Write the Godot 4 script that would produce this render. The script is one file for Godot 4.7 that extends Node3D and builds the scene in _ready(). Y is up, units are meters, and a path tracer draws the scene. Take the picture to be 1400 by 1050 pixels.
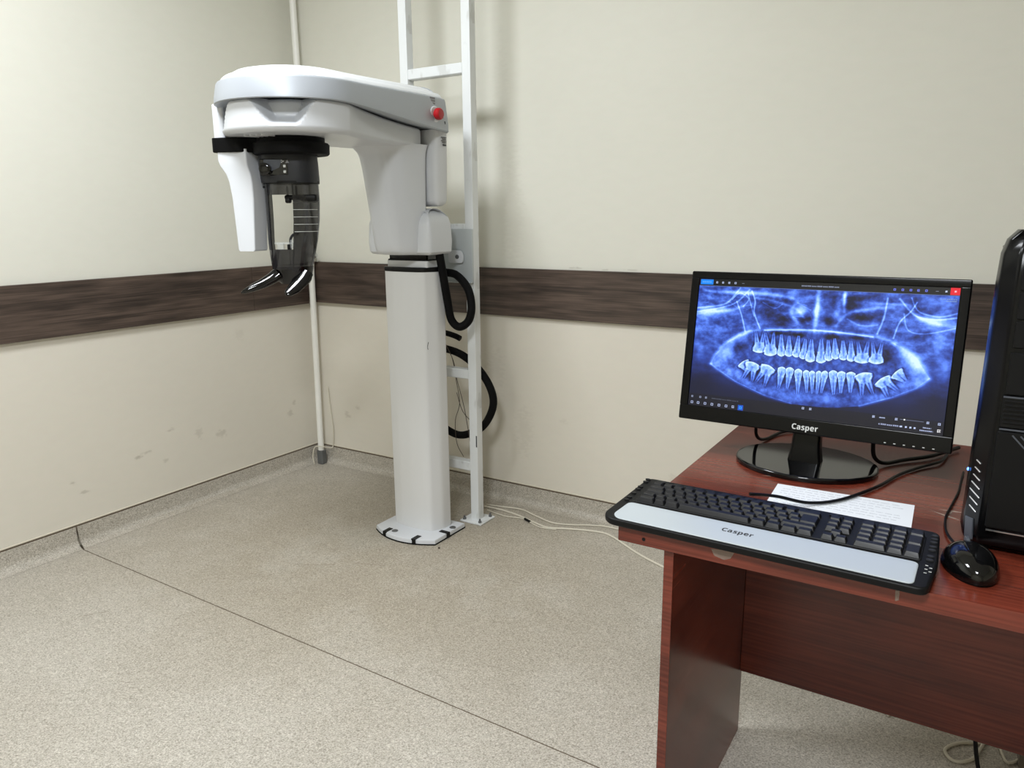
extends Node3D
# A dental X-ray room: panoramic unit on a column, wall ladder frame, desk with computer.
# World: room corner at the origin, left wall x = 0, back wall z = 0, floor y = 0, metres.

var rng := RandomNumberGenerator.new()
var M := {}

# ------------------------------------------------------------------ mesh building
# A solid is a PackedVector3Array of triangles; sig() turns it so that faces point outwards.
func sig(t: PackedVector3Array) -> PackedVector3Array:
	var vol := 0.0
	for i in range(0, t.size(), 3):
		vol += t[i].dot(t[i + 1].cross(t[i + 2]))
	if vol > 0.0:                       # Godot wants clockwise fronts
		for i in range(0, t.size(), 3):
			var k = t[i + 1]
			t[i + 1] = t[i + 2]
			t[i + 2] = k
	return t

func moved(t: PackedVector3Array, x: Transform3D) -> PackedVector3Array:
	return x * t

func mesh_of(t: PackedVector3Array, sharp := 38.0, uvf = null) -> ArrayMesh:
	var n := t.size() / 3
	var fn := PackedVector3Array()
	fn.resize(n)
	var at := {}
	for i in n:
		var f = (t[i * 3 + 2] - t[i * 3]).cross(t[i * 3 + 1] - t[i * 3])
		fn[i] = f
		for k in 3:
			var key = Vector3i((t[i * 3 + k] * 50000.0).round())
			if not at.has(key):
				at[key] = PackedInt32Array()
			var a: PackedInt32Array = at[key]
			a.append(i)
			at[key] = a
	var nor := PackedVector3Array()
	nor.resize(t.size())
	var cosl := cos(deg_to_rad(sharp))
	for i in n:
		var fi = fn[i].normalized()
		for k in 3:
			var key = Vector3i((t[i * 3 + k] * 50000.0).round())
			var s = Vector3.ZERO
			for j in at[key]:
				if fn[j].normalized().dot(fi) > cosl:
					s += fn[j]
			nor[i * 3 + k] = s.normalized() if s.length() > 1e-14 else fi
	var arr := []
	arr.resize(Mesh.ARRAY_MAX)
	arr[Mesh.ARRAY_VERTEX] = t
	arr[Mesh.ARRAY_NORMAL] = nor
	if uvf != null:
		var uv = PackedVector2Array()
		uv.resize(t.size())
		for i in t.size():
			uv[i] = uvf.call(t[i])
		arr[Mesh.ARRAY_TEX_UV] = uv
		arr[Mesh.ARRAY_TEX_UV2] = uv
	var m := ArrayMesh.new()
	m.add_surface_from_arrays(Mesh.PRIMITIVE_TRIANGLES, arr)
	return m

func loft(rings: Array, cap0 := true, cap1 := true, closed := true) -> PackedVector3Array:
	var t := PackedVector3Array()
	for r in rings.size() - 1:
		var a: PackedVector3Array = rings[r]
		var b: PackedVector3Array = rings[r + 1]
		var n = a.size()
		for i in (n if closed else n - 1):
			var j = (i + 1) % n
			t.append_array([a[i], b[i], b[j], a[i], b[j], a[j]])
	for e in 2:
		if (e == 0 and cap0) or (e == 1 and cap1):
			var ring: PackedVector3Array = rings[0] if e == 0 else rings[-1]
			var c = Vector3.ZERO
			for p in ring:
				c += p
			c /= ring.size()
			for i in ring.size():
				var j = (i + 1) % ring.size()
				if e == 0:
					t.append_array([c, ring[i], ring[j]])
				else:
					t.append_array([c, ring[j], ring[i]])
	return sig(t)

func rrect(hx: float, hz: float, r: float, n := 4) -> PackedVector2Array:
	var o := PackedVector2Array()
	r = minf(r, minf(hx, hz) * 0.999)
	for c in 4:
		var cx: float = [hx - r, -hx + r, -hx + r, hx - r][c]
		var cz: float = [hz - r, hz - r, -hz + r, -hz + r][c]
		for k in n + 1:
			var a = (c + float(k) / n) * PI / 2
			o.append(Vector2(cx + r * cos(a), cz + r * sin(a)))
	return o

func ell(rx: float, rz: float, n := 28) -> PackedVector2Array:
	var o := PackedVector2Array()
	for k in n:
		o.append(Vector2(rx * cos(TAU * k / n), rz * sin(TAU * k / n)))
	return o

# rounds the corners of a polygon
func fillet(p: PackedVector2Array, r: float, n := 5) -> PackedVector2Array:
	var o := PackedVector2Array()
	for i in p.size():
		var a = p[(i - 1 + p.size()) % p.size()]
		var b = p[i]
		var c = p[(i + 1) % p.size()]
		var q = minf(r, minf(a.distance_to(b), c.distance_to(b)) * 0.48)
		var s = b + (a - b).normalized() * q
		var e = b + (c - b).normalized() * q
		for k in n + 1:
			var u = float(k) / n
			o.append(s.lerp(b, u).lerp(b.lerp(e, u), u))
	return o

func inset(p: PackedVector2Array, d: float) -> PackedVector2Array:
	var area := 0.0
	for i in p.size():
		area += p[i].cross(p[(i + 1) % p.size()])
	var sgn := signf(area)
	var o := PackedVector2Array()
	for i in p.size():
		var e1 = (p[i] - p[(i - 1 + p.size()) % p.size()]).normalized()
		var e2 = (p[(i + 1) % p.size()] - p[i]).normalized()
		var nn = (Vector2(-e1.y, e1.x) + Vector2(-e2.y, e2.x)).normalized()
		var f = maxf(0.5, nn.dot(Vector2(-e1.y, e1.x)))
		o.append(p[i] + nn * sgn * d / f)
	return o

func ring_at(p: PackedVector2Array, y: float) -> PackedVector3Array:
	var o := PackedVector3Array()
	for q in p:
		o.append(Vector3(q.x, y, q.y))
	return o

# an outline in x,z standing from y0 to y1 with rounded rims
func prism(p: PackedVector2Array, y0: float, y1: float, rb := 0.0, rt := 0.0, seg := 3) -> PackedVector3Array:
	var rings := []
	if rb > 0:
		for k in seg:
			var a = PI / 2 * k / seg
			rings.append(ring_at(inset(p, rb * (1 - sin(a))), y0 + rb * (1 - cos(a))))
	rings.append(ring_at(p, y0 + rb))
	rings.append(ring_at(p, y1 - rt))
	if rt > 0:
		for k in range(seg - 1, -1, -1):
			var a = PI / 2 * k / seg
			rings.append(ring_at(inset(p, rt * (1 - sin(a))), y1 - rt * (1 - cos(a))))
	# caps by triangulation so that concave outlines close properly
	var t := loft(rings, false, false)
	for e in 2:
		var ring: PackedVector3Array = rings[0] if e == 0 else rings[-1]
		var flat = PackedVector2Array()
		var keep = PackedVector3Array()
		for q in ring:
			if keep.is_empty() or (q.distance_to(keep[-1]) > 2e-5 and q.distance_to(keep[0]) > 2e-5):
				keep.append(q)
				flat.append(Vector2(q.x, q.z))
		var idx = Geometry2D.triangulate_polygon(flat)
		if idx.is_empty():
			for i in range(1, keep.size() - 1):
				idx.append_array([0, i, i + 1])
		for i in range(0, idx.size(), 3):
			var a = keep[idx[i]]
			var b = keep[idx[i + 1]]
			var c = keep[idx[i + 2]]
			var up = (c - a).cross(b - a).y > 0
			if up == (e == 1):
				t.append_array([a, b, c])
			else:
				t.append_array([a, c, b])
	return t

func box(c: Vector3, s: Vector3, r := 0.0, seg := 2) -> PackedVector3Array:
	if r <= 0.0:
		var p = PackedVector2Array([Vector2(-s.x, -s.z) / 2, Vector2(s.x, -s.z) / 2, Vector2(s.x, s.z) / 2, Vector2(-s.x, s.z) / 2])
		return moved(prism(p, -s.y / 2, s.y / 2), Transform3D(Basis(), c))
	return moved(prism(rrect(s.x / 2, s.z / 2, r, seg + 1), -s.y / 2, s.y / 2, minf(r, s.y * 0.49), minf(r, s.y * 0.49), seg), Transform3D(Basis(), c))

# one-chamfer box, 44 triangles
func cbox(c: Vector3, s: Vector3, r: float) -> PackedVector3Array:
	return moved(prism(rrect(s.x / 2, s.z / 2, r, 1), -s.y / 2, s.y / 2, r, r, 1), Transform3D(Basis(), c))

func smooth_path(p: Array, n := 8) -> PackedVector3Array:
	var o := PackedVector3Array()
	for i in p.size() - 1:
		var a: Vector3 = p[maxi(i - 1, 0)]
		var b: Vector3 = p[i]
		var c: Vector3 = p[i + 1]
		var d: Vector3 = p[mini(i + 2, p.size() - 1)]
		for k in n:
			o.append(b.cubic_interpolate(c, a, d, float(k) / n))
	o.append(p[-1])
	return o

func tube(path: PackedVector3Array, r: float, sides := 10) -> PackedVector3Array:
	var rings := []
	var side := Vector3.ZERO
	for i in path.size():
		var d = (path[mini(i + 1, path.size() - 1)] - path[maxi(i - 1, 0)]).normalized()
		if side == Vector3.ZERO:
			side = d.cross(Vector3.UP if absf(d.y) < 0.9 else Vector3.RIGHT).normalized()
		side = (side - d * side.dot(d)).normalized()
		var up = d.cross(side)
		var ring = PackedVector3Array()
		for k in sides:
			var a = TAU * k / sides
			ring.append(path[i] + (side * cos(a) + up * sin(a)) * r)
		rings.append(ring)
	return loft(rings)

func rod(a: Vector3, b: Vector3, r: float, sides := 12) -> PackedVector3Array:
	return tube(PackedVector3Array([a, b]), r, sides)

# lathe about y; prof = (radius, y)
func lathe(prof: Array, n := 28) -> PackedVector3Array:
	var rings := []
	for q in prof:
		rings.append(ring_at(ell(q.x, q.x, n), q.y))
	return loft(rings)

func sheet(p: PackedVector2Array, y: float, th := 0.0004) -> PackedVector3Array:
	return prism(p, y, y + th)

# ------------------------------------------------------------------ nodes
var used := {}
func numbered(called: String) -> String:
	if not used.has(called):
		used[called] = 0
		return called
	used[called] += 1
	return "%s_%03d" % [called, used[called]]

func thing(called: String, label: String, category: String, at := Vector3.ZERO, group := "") -> Node3D:
	var o := Node3D.new()
	o.name = numbered(called)
	add_child(o)
	o.position = at
	o.set_meta("label", label)
	o.set_meta("category", category)
	if group != "":
		o.set_meta("group", group)
	return o

func part(parent: Node, called: String, t, m: Material, label := "", uvf = null) -> MeshInstance3D:
	var o := MeshInstance3D.new()
	o.name = called
	o.mesh = t if t is Mesh else mesh_of(t, 38.0, uvf)
	o.material_override = m
	o.cast_shadow = GeometryInstance3D.SHADOW_CASTING_SETTING_ON
	parent.add_child(o, true)
	if label != "":
		o.set_meta("label", label)
	return o

func single(called: String, t, m: Material, label: String, category: String, group := "", uvf = null) -> MeshInstance3D:
	var o := part(self, numbered(called), t, m, label, uvf)
	o.set_meta("category", category)
	if group != "":
		o.set_meta("group", group)
	return o

func struct(called: String, t, m: Material, label: String, category: String, uvf = null) -> MeshInstance3D:
	var o := part(self, called, t, m, label, uvf)
	o.set_meta("kind", "structure")
	o.set_meta("category", category)
	return o

func text_part(parent: Node, called: String, words: String, height: float, m: Material, xf: Transform3D, weight := 500) -> MeshInstance3D:
	var tm := TextMesh.new()
	var f := SystemFont.new()
	f.font_names = PackedStringArray(["Droid Sans"])
	f.font_weight = weight
	tm.font = f
	tm.text = words
	tm.font_size = 64
	tm.pixel_size = height / 64.0
	tm.depth = 0.0004
	tm.curve_step = 2.0
	var o := MeshInstance3D.new()
	o.name = called
	o.mesh = tm
	o.material_override = m
	o.transform = xf
	parent.add_child(o, true)
	return o

# ------------------------------------------------------------------ materials
func mat(c: Color, rough: float, metal := 0.0, spec := 0.5) -> StandardMaterial3D:
	var m := StandardMaterial3D.new()
	m.albedo_color = c
	m.roughness = rough
	m.metallic = metal
	m.metallic_specular = spec
	return m

func c8(r: float, g: float, b: float) -> Color:
	return Color(r / 255.0, g / 255.0, b / 255.0)

func noise(freq: float, seed_: int, oct := 3) -> FastNoiseLite:
	var n := FastNoiseLite.new()
	n.noise_type = FastNoiseLite.TYPE_SIMPLEX_SMOOTH
	n.seed = seed_
	n.frequency = freq
	n.fractal_octaves = oct
	return n

func tex(w: int, h: int, f: Callable) -> ImageTexture:
	var b := PackedByteArray()
	b.resize(w * h * 3)
	var k := 0
	for y in h:
		for x in w:
			var c: Color = f.call(x, y)
			b[k] = clampi(int(c.r * 255.0), 0, 255)
			b[k + 1] = clampi(int(c.g * 255.0), 0, 255)
			b[k + 2] = clampi(int(c.b * 255.0), 0, 255)
			k += 3
	var im := Image.create_from_data(w, h, false, Image.FORMAT_RGB8, b)
	im.generate_mipmaps()
	return ImageTexture.create_from_image(im)

func wood_tex(w: int, h: int, dark: Color, light: Color, seed_: int, fx: float, fy: float, bands: float) -> ImageTexture:
	var n1 := noise(1.0, seed_, 4)
	var n2 := noise(1.0, seed_ + 7, 3)
	return tex(w, h, func(x, y):
		var warp = n1.get_noise_2d(x * fx * 0.35, y * fy * 0.35) * 2.2
		var g = 0.5 + 0.5 * sin((y * fy * 1.1 + warp) * bands)
		var fine = n2.get_noise_2d(x * fx * 0.6, y * fy * 9.0)
		var v = clampf(0.42 * g + 0.35 + 0.5 * fine + 0.3 * n1.get_noise_2d(x * fx, y * fy), 0.0, 1.0)
		return dark.lerp(light, v))

func make_materials() -> void:
	M.white = mat(c8(214, 217, 222), 0.3)
	M.white2 = mat(c8(214, 216, 219), 0.34)
	M.silver = mat(c8(172, 177, 184), 0.4, 0.2)
	M.cover = mat(c8(226, 229, 232), 0.3)
	M.column = mat(c8(220, 221, 222), 0.42)
	M.black = mat(c8(9, 9, 10), 0.45, 0.0, 0.35)
	M.black_matte = mat(c8(8, 8, 9), 0.6, 0.0, 0.25)
	M.gloss_black = mat(c8(8, 8, 9), 0.07)
	M.bezel = mat(c8(9, 9, 10), 0.22, 0.0, 0.32)
	M.satin_black = mat(c8(15, 15, 16), 0.45, 0.0, 0.3)
	M.rubber = mat(c8(10, 10, 11), 0.7, 0.0, 0.25)
	M.red = mat(c8(168, 20, 30), 0.3)
	M.grey_print = mat(c8(128, 128, 130), 0.6)
	M.dark_print = mat(c8(52, 54, 58), 0.6)
	M.pale_print = mat(c8(206, 208, 206), 0.5)
	M.smoke = mat(Color(0.1, 0.1, 0.12, 0.74), 0.08)
	M.smoke.transparency = BaseMaterial3D.TRANSPARENCY_ALPHA
	M.smoke_dark = mat(Color(0.03, 0.03, 0.035, 0.92), 0.08)
	M.smoke_dark.transparency = BaseMaterial3D.TRANSPARENCY_ALPHA
	M.clear = mat(Color(0.9, 0.92, 0.92, 0.25), 0.05)
	M.clear.transparency = BaseMaterial3D.TRANSPARENCY_ALPHA
	M.tape = mat(Color(0.75, 0.68, 0.62, 0.32), 0.2)
	M.tape.transparency = BaseMaterial3D.TRANSPARENCY_ALPHA
	M.chin_grey = mat(c8(40, 41, 45), 0.4, 0.0, 0.4)
	M.panel_grey = mat(c8(70, 74, 82), 0.4)
	M.paint = mat(c8(228, 231, 232), 0.35)
	M.paint_worn = paint_material()
	M.galv = mat(c8(196, 202, 204), 0.42, 0.25)
	M.bolt = mat(c8(120, 122, 124), 0.4, 0.7)
	M.lead = mat(c8(104, 106, 106), 0.6, 0.3)
	M.pipe = mat(c8(240, 239, 233), 0.35)
	M.chrome = mat(c8(205, 206, 208), 0.2, 0.9)
	M.cable_white = mat(c8(214, 208, 192), 0.5)
	M.wire = mat(c8(74, 62, 52), 0.6)
	M.alu = mat(c8(198, 206, 212), 0.4, 0.35)
	M.key = mat(c8(19, 19, 21), 0.4, 0.0, 0.42)
	M.key_well = mat(c8(17, 17, 18), 0.5, 0.0, 0.35)
	M.paper = paper_material()
	M.ceiling = mat(c8(232, 231, 224), 0.9)
	M.led_blue = mat(c8(120, 170, 255), 0.4)
	M.led_blue.emission_enabled = true
	M.led_blue.emission = c8(90, 150, 255)
	M.led_blue.emission_energy_multiplier = 2.0
	M.lamp = mat(c8(245, 248, 250), 0.5)
	M.lamp.emission_enabled = true
	M.lamp.emission = c8(246, 250, 255)
	M.lamp.emission_energy_multiplier = 3.0
	M.lamp_frame = mat(c8(222, 223, 222), 0.4)
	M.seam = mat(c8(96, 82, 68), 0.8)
	M.caulk = mat(c8(206, 199, 182), 0.6)
	M.wall_right = mat(c8(221, 217, 198), 0.55)
	M.grey_block = mat(c8(112, 104, 94), 0.6)

	M.rail = mat(Color.WHITE, 0.42)
	M.rail.albedo_texture = wood_tex(1024, 256, c8(40, 32, 28), c8(94, 79, 70), 11, 0.016, 0.05, 2.0)
	M.rail.uv1_triplanar = true
	M.rail.uv1_world_triplanar = true
	M.rail.uv1_scale = Vector3(0.24, 2.2, 0.24)
	M.desk = mat(Color.WHITE, 0.26)
	M.desk.albedo_texture = wood_tex(1024, 512, c8(76, 29, 19), c8(122, 54, 38), 23, 0.004, 0.03, 1.2)
	M.desk.uv1_triplanar = true
	M.desk.uv1_world_triplanar = true
	M.desk.uv1_scale = Vector3(0.9, 0.9, 0.9)

func paint_material() -> StandardMaterial3D:
	# white gloss paint with worn, scuffed patches on the ladder and the base
	var n := noise(0.02, 5, 4)
	var m := mat(Color.WHITE, 0.38)
	m.albedo_texture = tex(256, 256, func(x, y):
		var v = n.get_noise_2d(x, y * 0.5)
		var c = c8(228, 231, 232)
		if v > 0.3:
			c = c.lerp(c8(212, 214, 213), clampf((v - 0.3) * 6.0, 0.0, 1.0))
		return c)
	m.uv1_triplanar = true
	m.uv1_world_triplanar = true
	m.uv1_scale = Vector3(2, 2, 2)
	return m

func paper_material() -> StandardMaterial3D:
	rng.seed = 77
	var words := []
	for line in 13:
		var x = 30.0 if line % 4 else 60.0
		var last = 470.0 - (rng.randf() * 300.0 if line % 4 == 3 else rng.randf() * 40.0)
		while x < last:
			var w = 8.0 + rng.randf() * 26.0
			words.append(Rect2(x, 26 + line * 26, w, 7))
			x += w + 7.0
	var im := Image.create(512, 384, false, Image.FORMAT_RGB8)
	im.fill(c8(233, 236, 239))
	for w in words:
		var x: int = int(w.position.x)
		while x < w.end.x - 2:
			im.fill_rect(Rect2i(x, int(w.position.y) + rng.randi() % 3, 2, 4 + rng.randi() % 3), c8(150, 154, 162))
			x += 4
	var m := mat(Color.WHITE, 0.7)
	m.albedo_texture = ImageTexture.create_from_image(im)
	return m

# wall paint: cream, faint roller mottling, scuffs and smudges where the photograph shows them
func wall_material(marks: Array, seed_: int, wm: float, hm: float) -> StandardMaterial3D:
	var w := 768
	var h := 768
	var n1 := noise(0.006, seed_, 4)
	var n2 := noise(0.08, seed_ + 3, 3)
	var soil := PackedFloat32Array()
	soil.resize(w * h)
	for k in marks:                     # [x m, y m, rx m, ry m, strength]
		var cx: float = k[0] / wm * w
		var cy: float = (1.0 - k[1] / hm) * h
		var rx: float = k[2] / wm * w
		var ry: float = k[3] / hm * h
		for y in range(maxi(0, int(cy - ry * 2)), mini(h, int(cy + ry * 2) + 1)):
			for x in range(maxi(0, int(cx - rx * 2)), mini(w, int(cx + rx * 2) + 1)):
				var d = Vector2((x - cx) / rx, (y - cy) / ry).length() + n2.get_noise_2d(x * 3.0, y * 3.0) * 0.9
				if d < 1.0:
					soil[y * w + x] = maxf(soil[y * w + x], 0.6 * k[4] * minf(1.0, (1.0 - d) * 2.0))
	var m := mat(Color.WHITE, 0.5)
	m.albedo_texture = tex(w, h, func(x, y):
		var v: float = 1.0 + n1.get_noise_2d(x, y) * 0.008 + n2.get_noise_2d(x, y) * 0.006
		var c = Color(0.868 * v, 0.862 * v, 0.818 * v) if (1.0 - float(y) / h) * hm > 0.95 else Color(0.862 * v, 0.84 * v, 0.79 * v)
		return c.lerp(c8(128, 118, 104), soil[y * w + x]))
	return m

func floor_material() -> StandardMaterial3D:
	rng.seed = 4242
	var w := 1024
	var a := PackedFloat32Array()
	a.resize(w * w)
	for i in w * w:
		a[i] = rng.randf()
	var m := mat(Color.WHITE, 0.5)
	m.albedo_texture = tex(w, w, func(x, y):
		var i: int = y * w + x
		var s: float = (a[i] + a[(i + 1) % (w * w)] + a[(i + w) % (w * w)] * 0.7) / 2.7
		var v = 0.0
		if s > 0.72:
			v = 0.2
		elif s < 0.27:
			v = -0.26
		else:
			v = (s - 0.5) * 0.5
		return Color(0.71 + v * 0.64, 0.686 + v * 0.64, 0.643 + v * 0.64))
	m.uv1_scale = Vector3(2.9, 2.9, 2.9)      # uv 0..1 over 4.4 m, one tile is about 1.5 m
	# walked-in brownish soiling and a few scratches, over the whole floor
	var n1 := noise(0.012, 31, 4)
	var n2 := noise(0.05, 32, 3)
	var W := 640
	var dirt := PackedFloat32Array()
	dirt.resize(W * W)
	var scr := [[0.87, 0.98, 1.0, 0.9], [1.06, 0.85, 1.16, 0.81], [1.3, 1.14, 1.32, 1.12], [0.55, 1.62, 0.6, 1.55]]
	for q in scr:
		for k in 60:
			var p = Vector2(q[0], q[1]).lerp(Vector2(q[2], q[3]), k / 59.0) / 4.4 * W
			dirt[int(p.y) * W + int(p.x)] = 0.16
	m.detail_enabled = true
	m.detail_blend_mode = BaseMaterial3D.BLEND_MODE_MUL
	m.detail_uv_layer = BaseMaterial3D.DETAIL_UV_2
	m.detail_albedo = tex(W, W, func(x, y):
		var px: float = x * 4.4 / W
		var pz: float = y * 4.4 / W
		var soilv: float = clampf(0.45 + n1.get_noise_2d(x, y) * 1.1 + n2.get_noise_2d(x, y) * 0.5, 0.0, 1.0)
		var where = clampf(1.25 - Vector2((px - 1.05) / 1.25, (pz - 0.75) / 0.85).length(), 0.0, 0.8)
		var c = Color.WHITE.lerp(Color(0.83, 0.79, 0.72), where * (0.35 + 0.65 * soilv))
		c = c.lerp(Color(0.95, 0.945, 0.935), 0.5 * soilv)
		return c.lerp(Color(0.4, 0.35, 0.3), dirt[y * W + x]))
	return m

# ------------------------------------------------------------------ the X-ray on the screen
var sw := 960
var sh := 540
var xr := PackedFloat32Array()

func x_blob(cx: float, cy: float, rx: float, ry: float, amp: float, rot := 0.0, hard := 1.0) -> void:
	var R := maxf(rx, ry)
	for y in range(maxi(0, int((cy - R * 2) * sh)), mini(sh, int((cy + R * 2) * sh) + 1)):
		for x in range(maxi(0, int((cx - R * 1.4) * sw)), mini(sw, int((cx + R * 1.4) * sw) + 1)):
			var d = Vector2((float(x) / sw - cx) * 1.778, float(y) / sh - cy).rotated(-rot)
			var q = Vector2(d.x / (rx * 1.778), d.y / ry).length_squared()
			if q < 4.0:
				xr[y * sw + x] += amp * exp(-q * 2.0 * hard)

func x_line(p: Array, w: float, amp: float) -> void:
	var path := []
	for i in p.size() - 1:
		var a: Vector2 = p[maxi(i - 1, 0)]
		var b: Vector2 = p[i]
		var c: Vector2 = p[i + 1]
		var d: Vector2 = p[mini(i + 2, p.size() - 1)]
		for k in 10:
			path.append(b.cubic_interpolate(c, a, d, k / 10.0))
	path.append(p[-1])
	amp *= 0.75
	var done := {}
	for i in path.size() - 1:
		var a: Vector2 = path[i] * Vector2(sw, sh)
		var b: Vector2 = path[i + 1] * Vector2(sw, sh)
		var r = w * sh
		for y in range(maxi(0, int(minf(a.y, b.y) - r * 2)), mini(sh, int(maxf(a.y, b.y) + r * 2) + 1)):
			for x in range(maxi(0, int(minf(a.x, b.x) - r * 2)), mini(sw, int(maxf(a.x, b.x) + r * 2) + 1)):
				var q = Vector2(x, y)
				var d = q.distance_to(Geometry2D.get_closest_point_to_segment(q, a, b)) / r
				var v = amp * exp(-d * d)
				var key = y * sw + x
				if v > done.get(key, 0.0):
					done[key] = v
	for key in done:
		xr[key] += done[key]

# a tooth from its crown to its root tip(s): bright crown, paler root, dark pulp, dark outline
func x_tooth(crown: Vector2, tip: Vector2, w: float, roots: int) -> void:
	var ax := (tip - crown) * Vector2(1.778, 1.0)
	var L := ax.length()
	ax = ax / L
	var si := Vector2(-ax.y, ax.x)
	var n := noise(0.06, int(crown.x * 1000), 2)
	var lo := Vector2(minf(crown.x, tip.x) - w * 1.2, minf(crown.y, tip.y) - 0.04)
	var hi := Vector2(maxf(crown.x, tip.x) + w * 1.2, maxf(crown.y, tip.y) + 0.04)
	for y in range(int(lo.y * sh), int(hi.y * sh)):
		for x in range(int(lo.x * sw), int(hi.x * sw)):
			var d = (Vector2(float(x) / sw, float(y) / sh) - crown) * Vector2(1.778, 1.0)
			var t = d.dot(ax) / L
			var s = absf(d.dot(si)) / (w * 1.778)
			if t < -0.06 or t > 1.05:
				continue
			var cw = 0.0                     # half width of the tooth here
			var pulp = 0.0
			if t < 0.48:
				cw = 0.5 * sqrt(clampf((t + 0.06) / 0.1, 0.0, 1.0)) * (1.0 - 0.25 * clampf((t - 0.2) / 0.18, 0.0, 1.0))
				pulp = 1.0 - clampf(s / 0.13, 0.0, 1.0) if t > 0.18 else 0.0
				if s < cw:
					var enamel = clampf((s / cw - 0.55) * 2.0, 0.0, 1.0) + clampf((0.12 - t) * 6.0, 0.0, 1.0)
					xr[y * sw + x] = lerpf(xr[y * sw + x], 0.74 + 0.24 * minf(1.0, enamel) - 0.2 * pulp + n.get_noise_2d(x, y) * 0.12, clampf((cw - s) * 12.0, 0.0, 0.95))
				elif s < cw + 0.09:
					xr[y * sw + x] *= 0.72
			else:
				var u = (t - 0.46) / 0.59
				var best = 9.0
				var half = 0.0
				for r in roots:
					var off = 0.0 if roots == 1 else (r - (roots - 1) / 2.0) * (0.36 + 0.25 * u)
					var hw = (0.37 if roots == 1 else 0.2) * (1.0 - 0.55 * u)
					var ds = absf(d.dot(si) / (w * 1.778) - off)
					if ds - hw < best:
						best = ds - hw
						half = hw
						pulp = 1.0 - clampf(ds / 0.07, 0.0, 1.0)
				if best < 0.0:
					xr[y * sw + x] = lerpf(xr[y * sw + x], 0.72 - 0.14 * u - 0.26 * pulp + n.get_noise_2d(x, y) * 0.1, clampf(-best * 14.0, 0.0, 0.9))
				elif best < 0.07:
					xr[y * sw + x] *= 0.82

func v(a: Array) -> Array:
	var o := []
	for i in range(0, a.size(), 2):
		o.append(Vector2(a[i], a[i + 1]))
	return o

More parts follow.
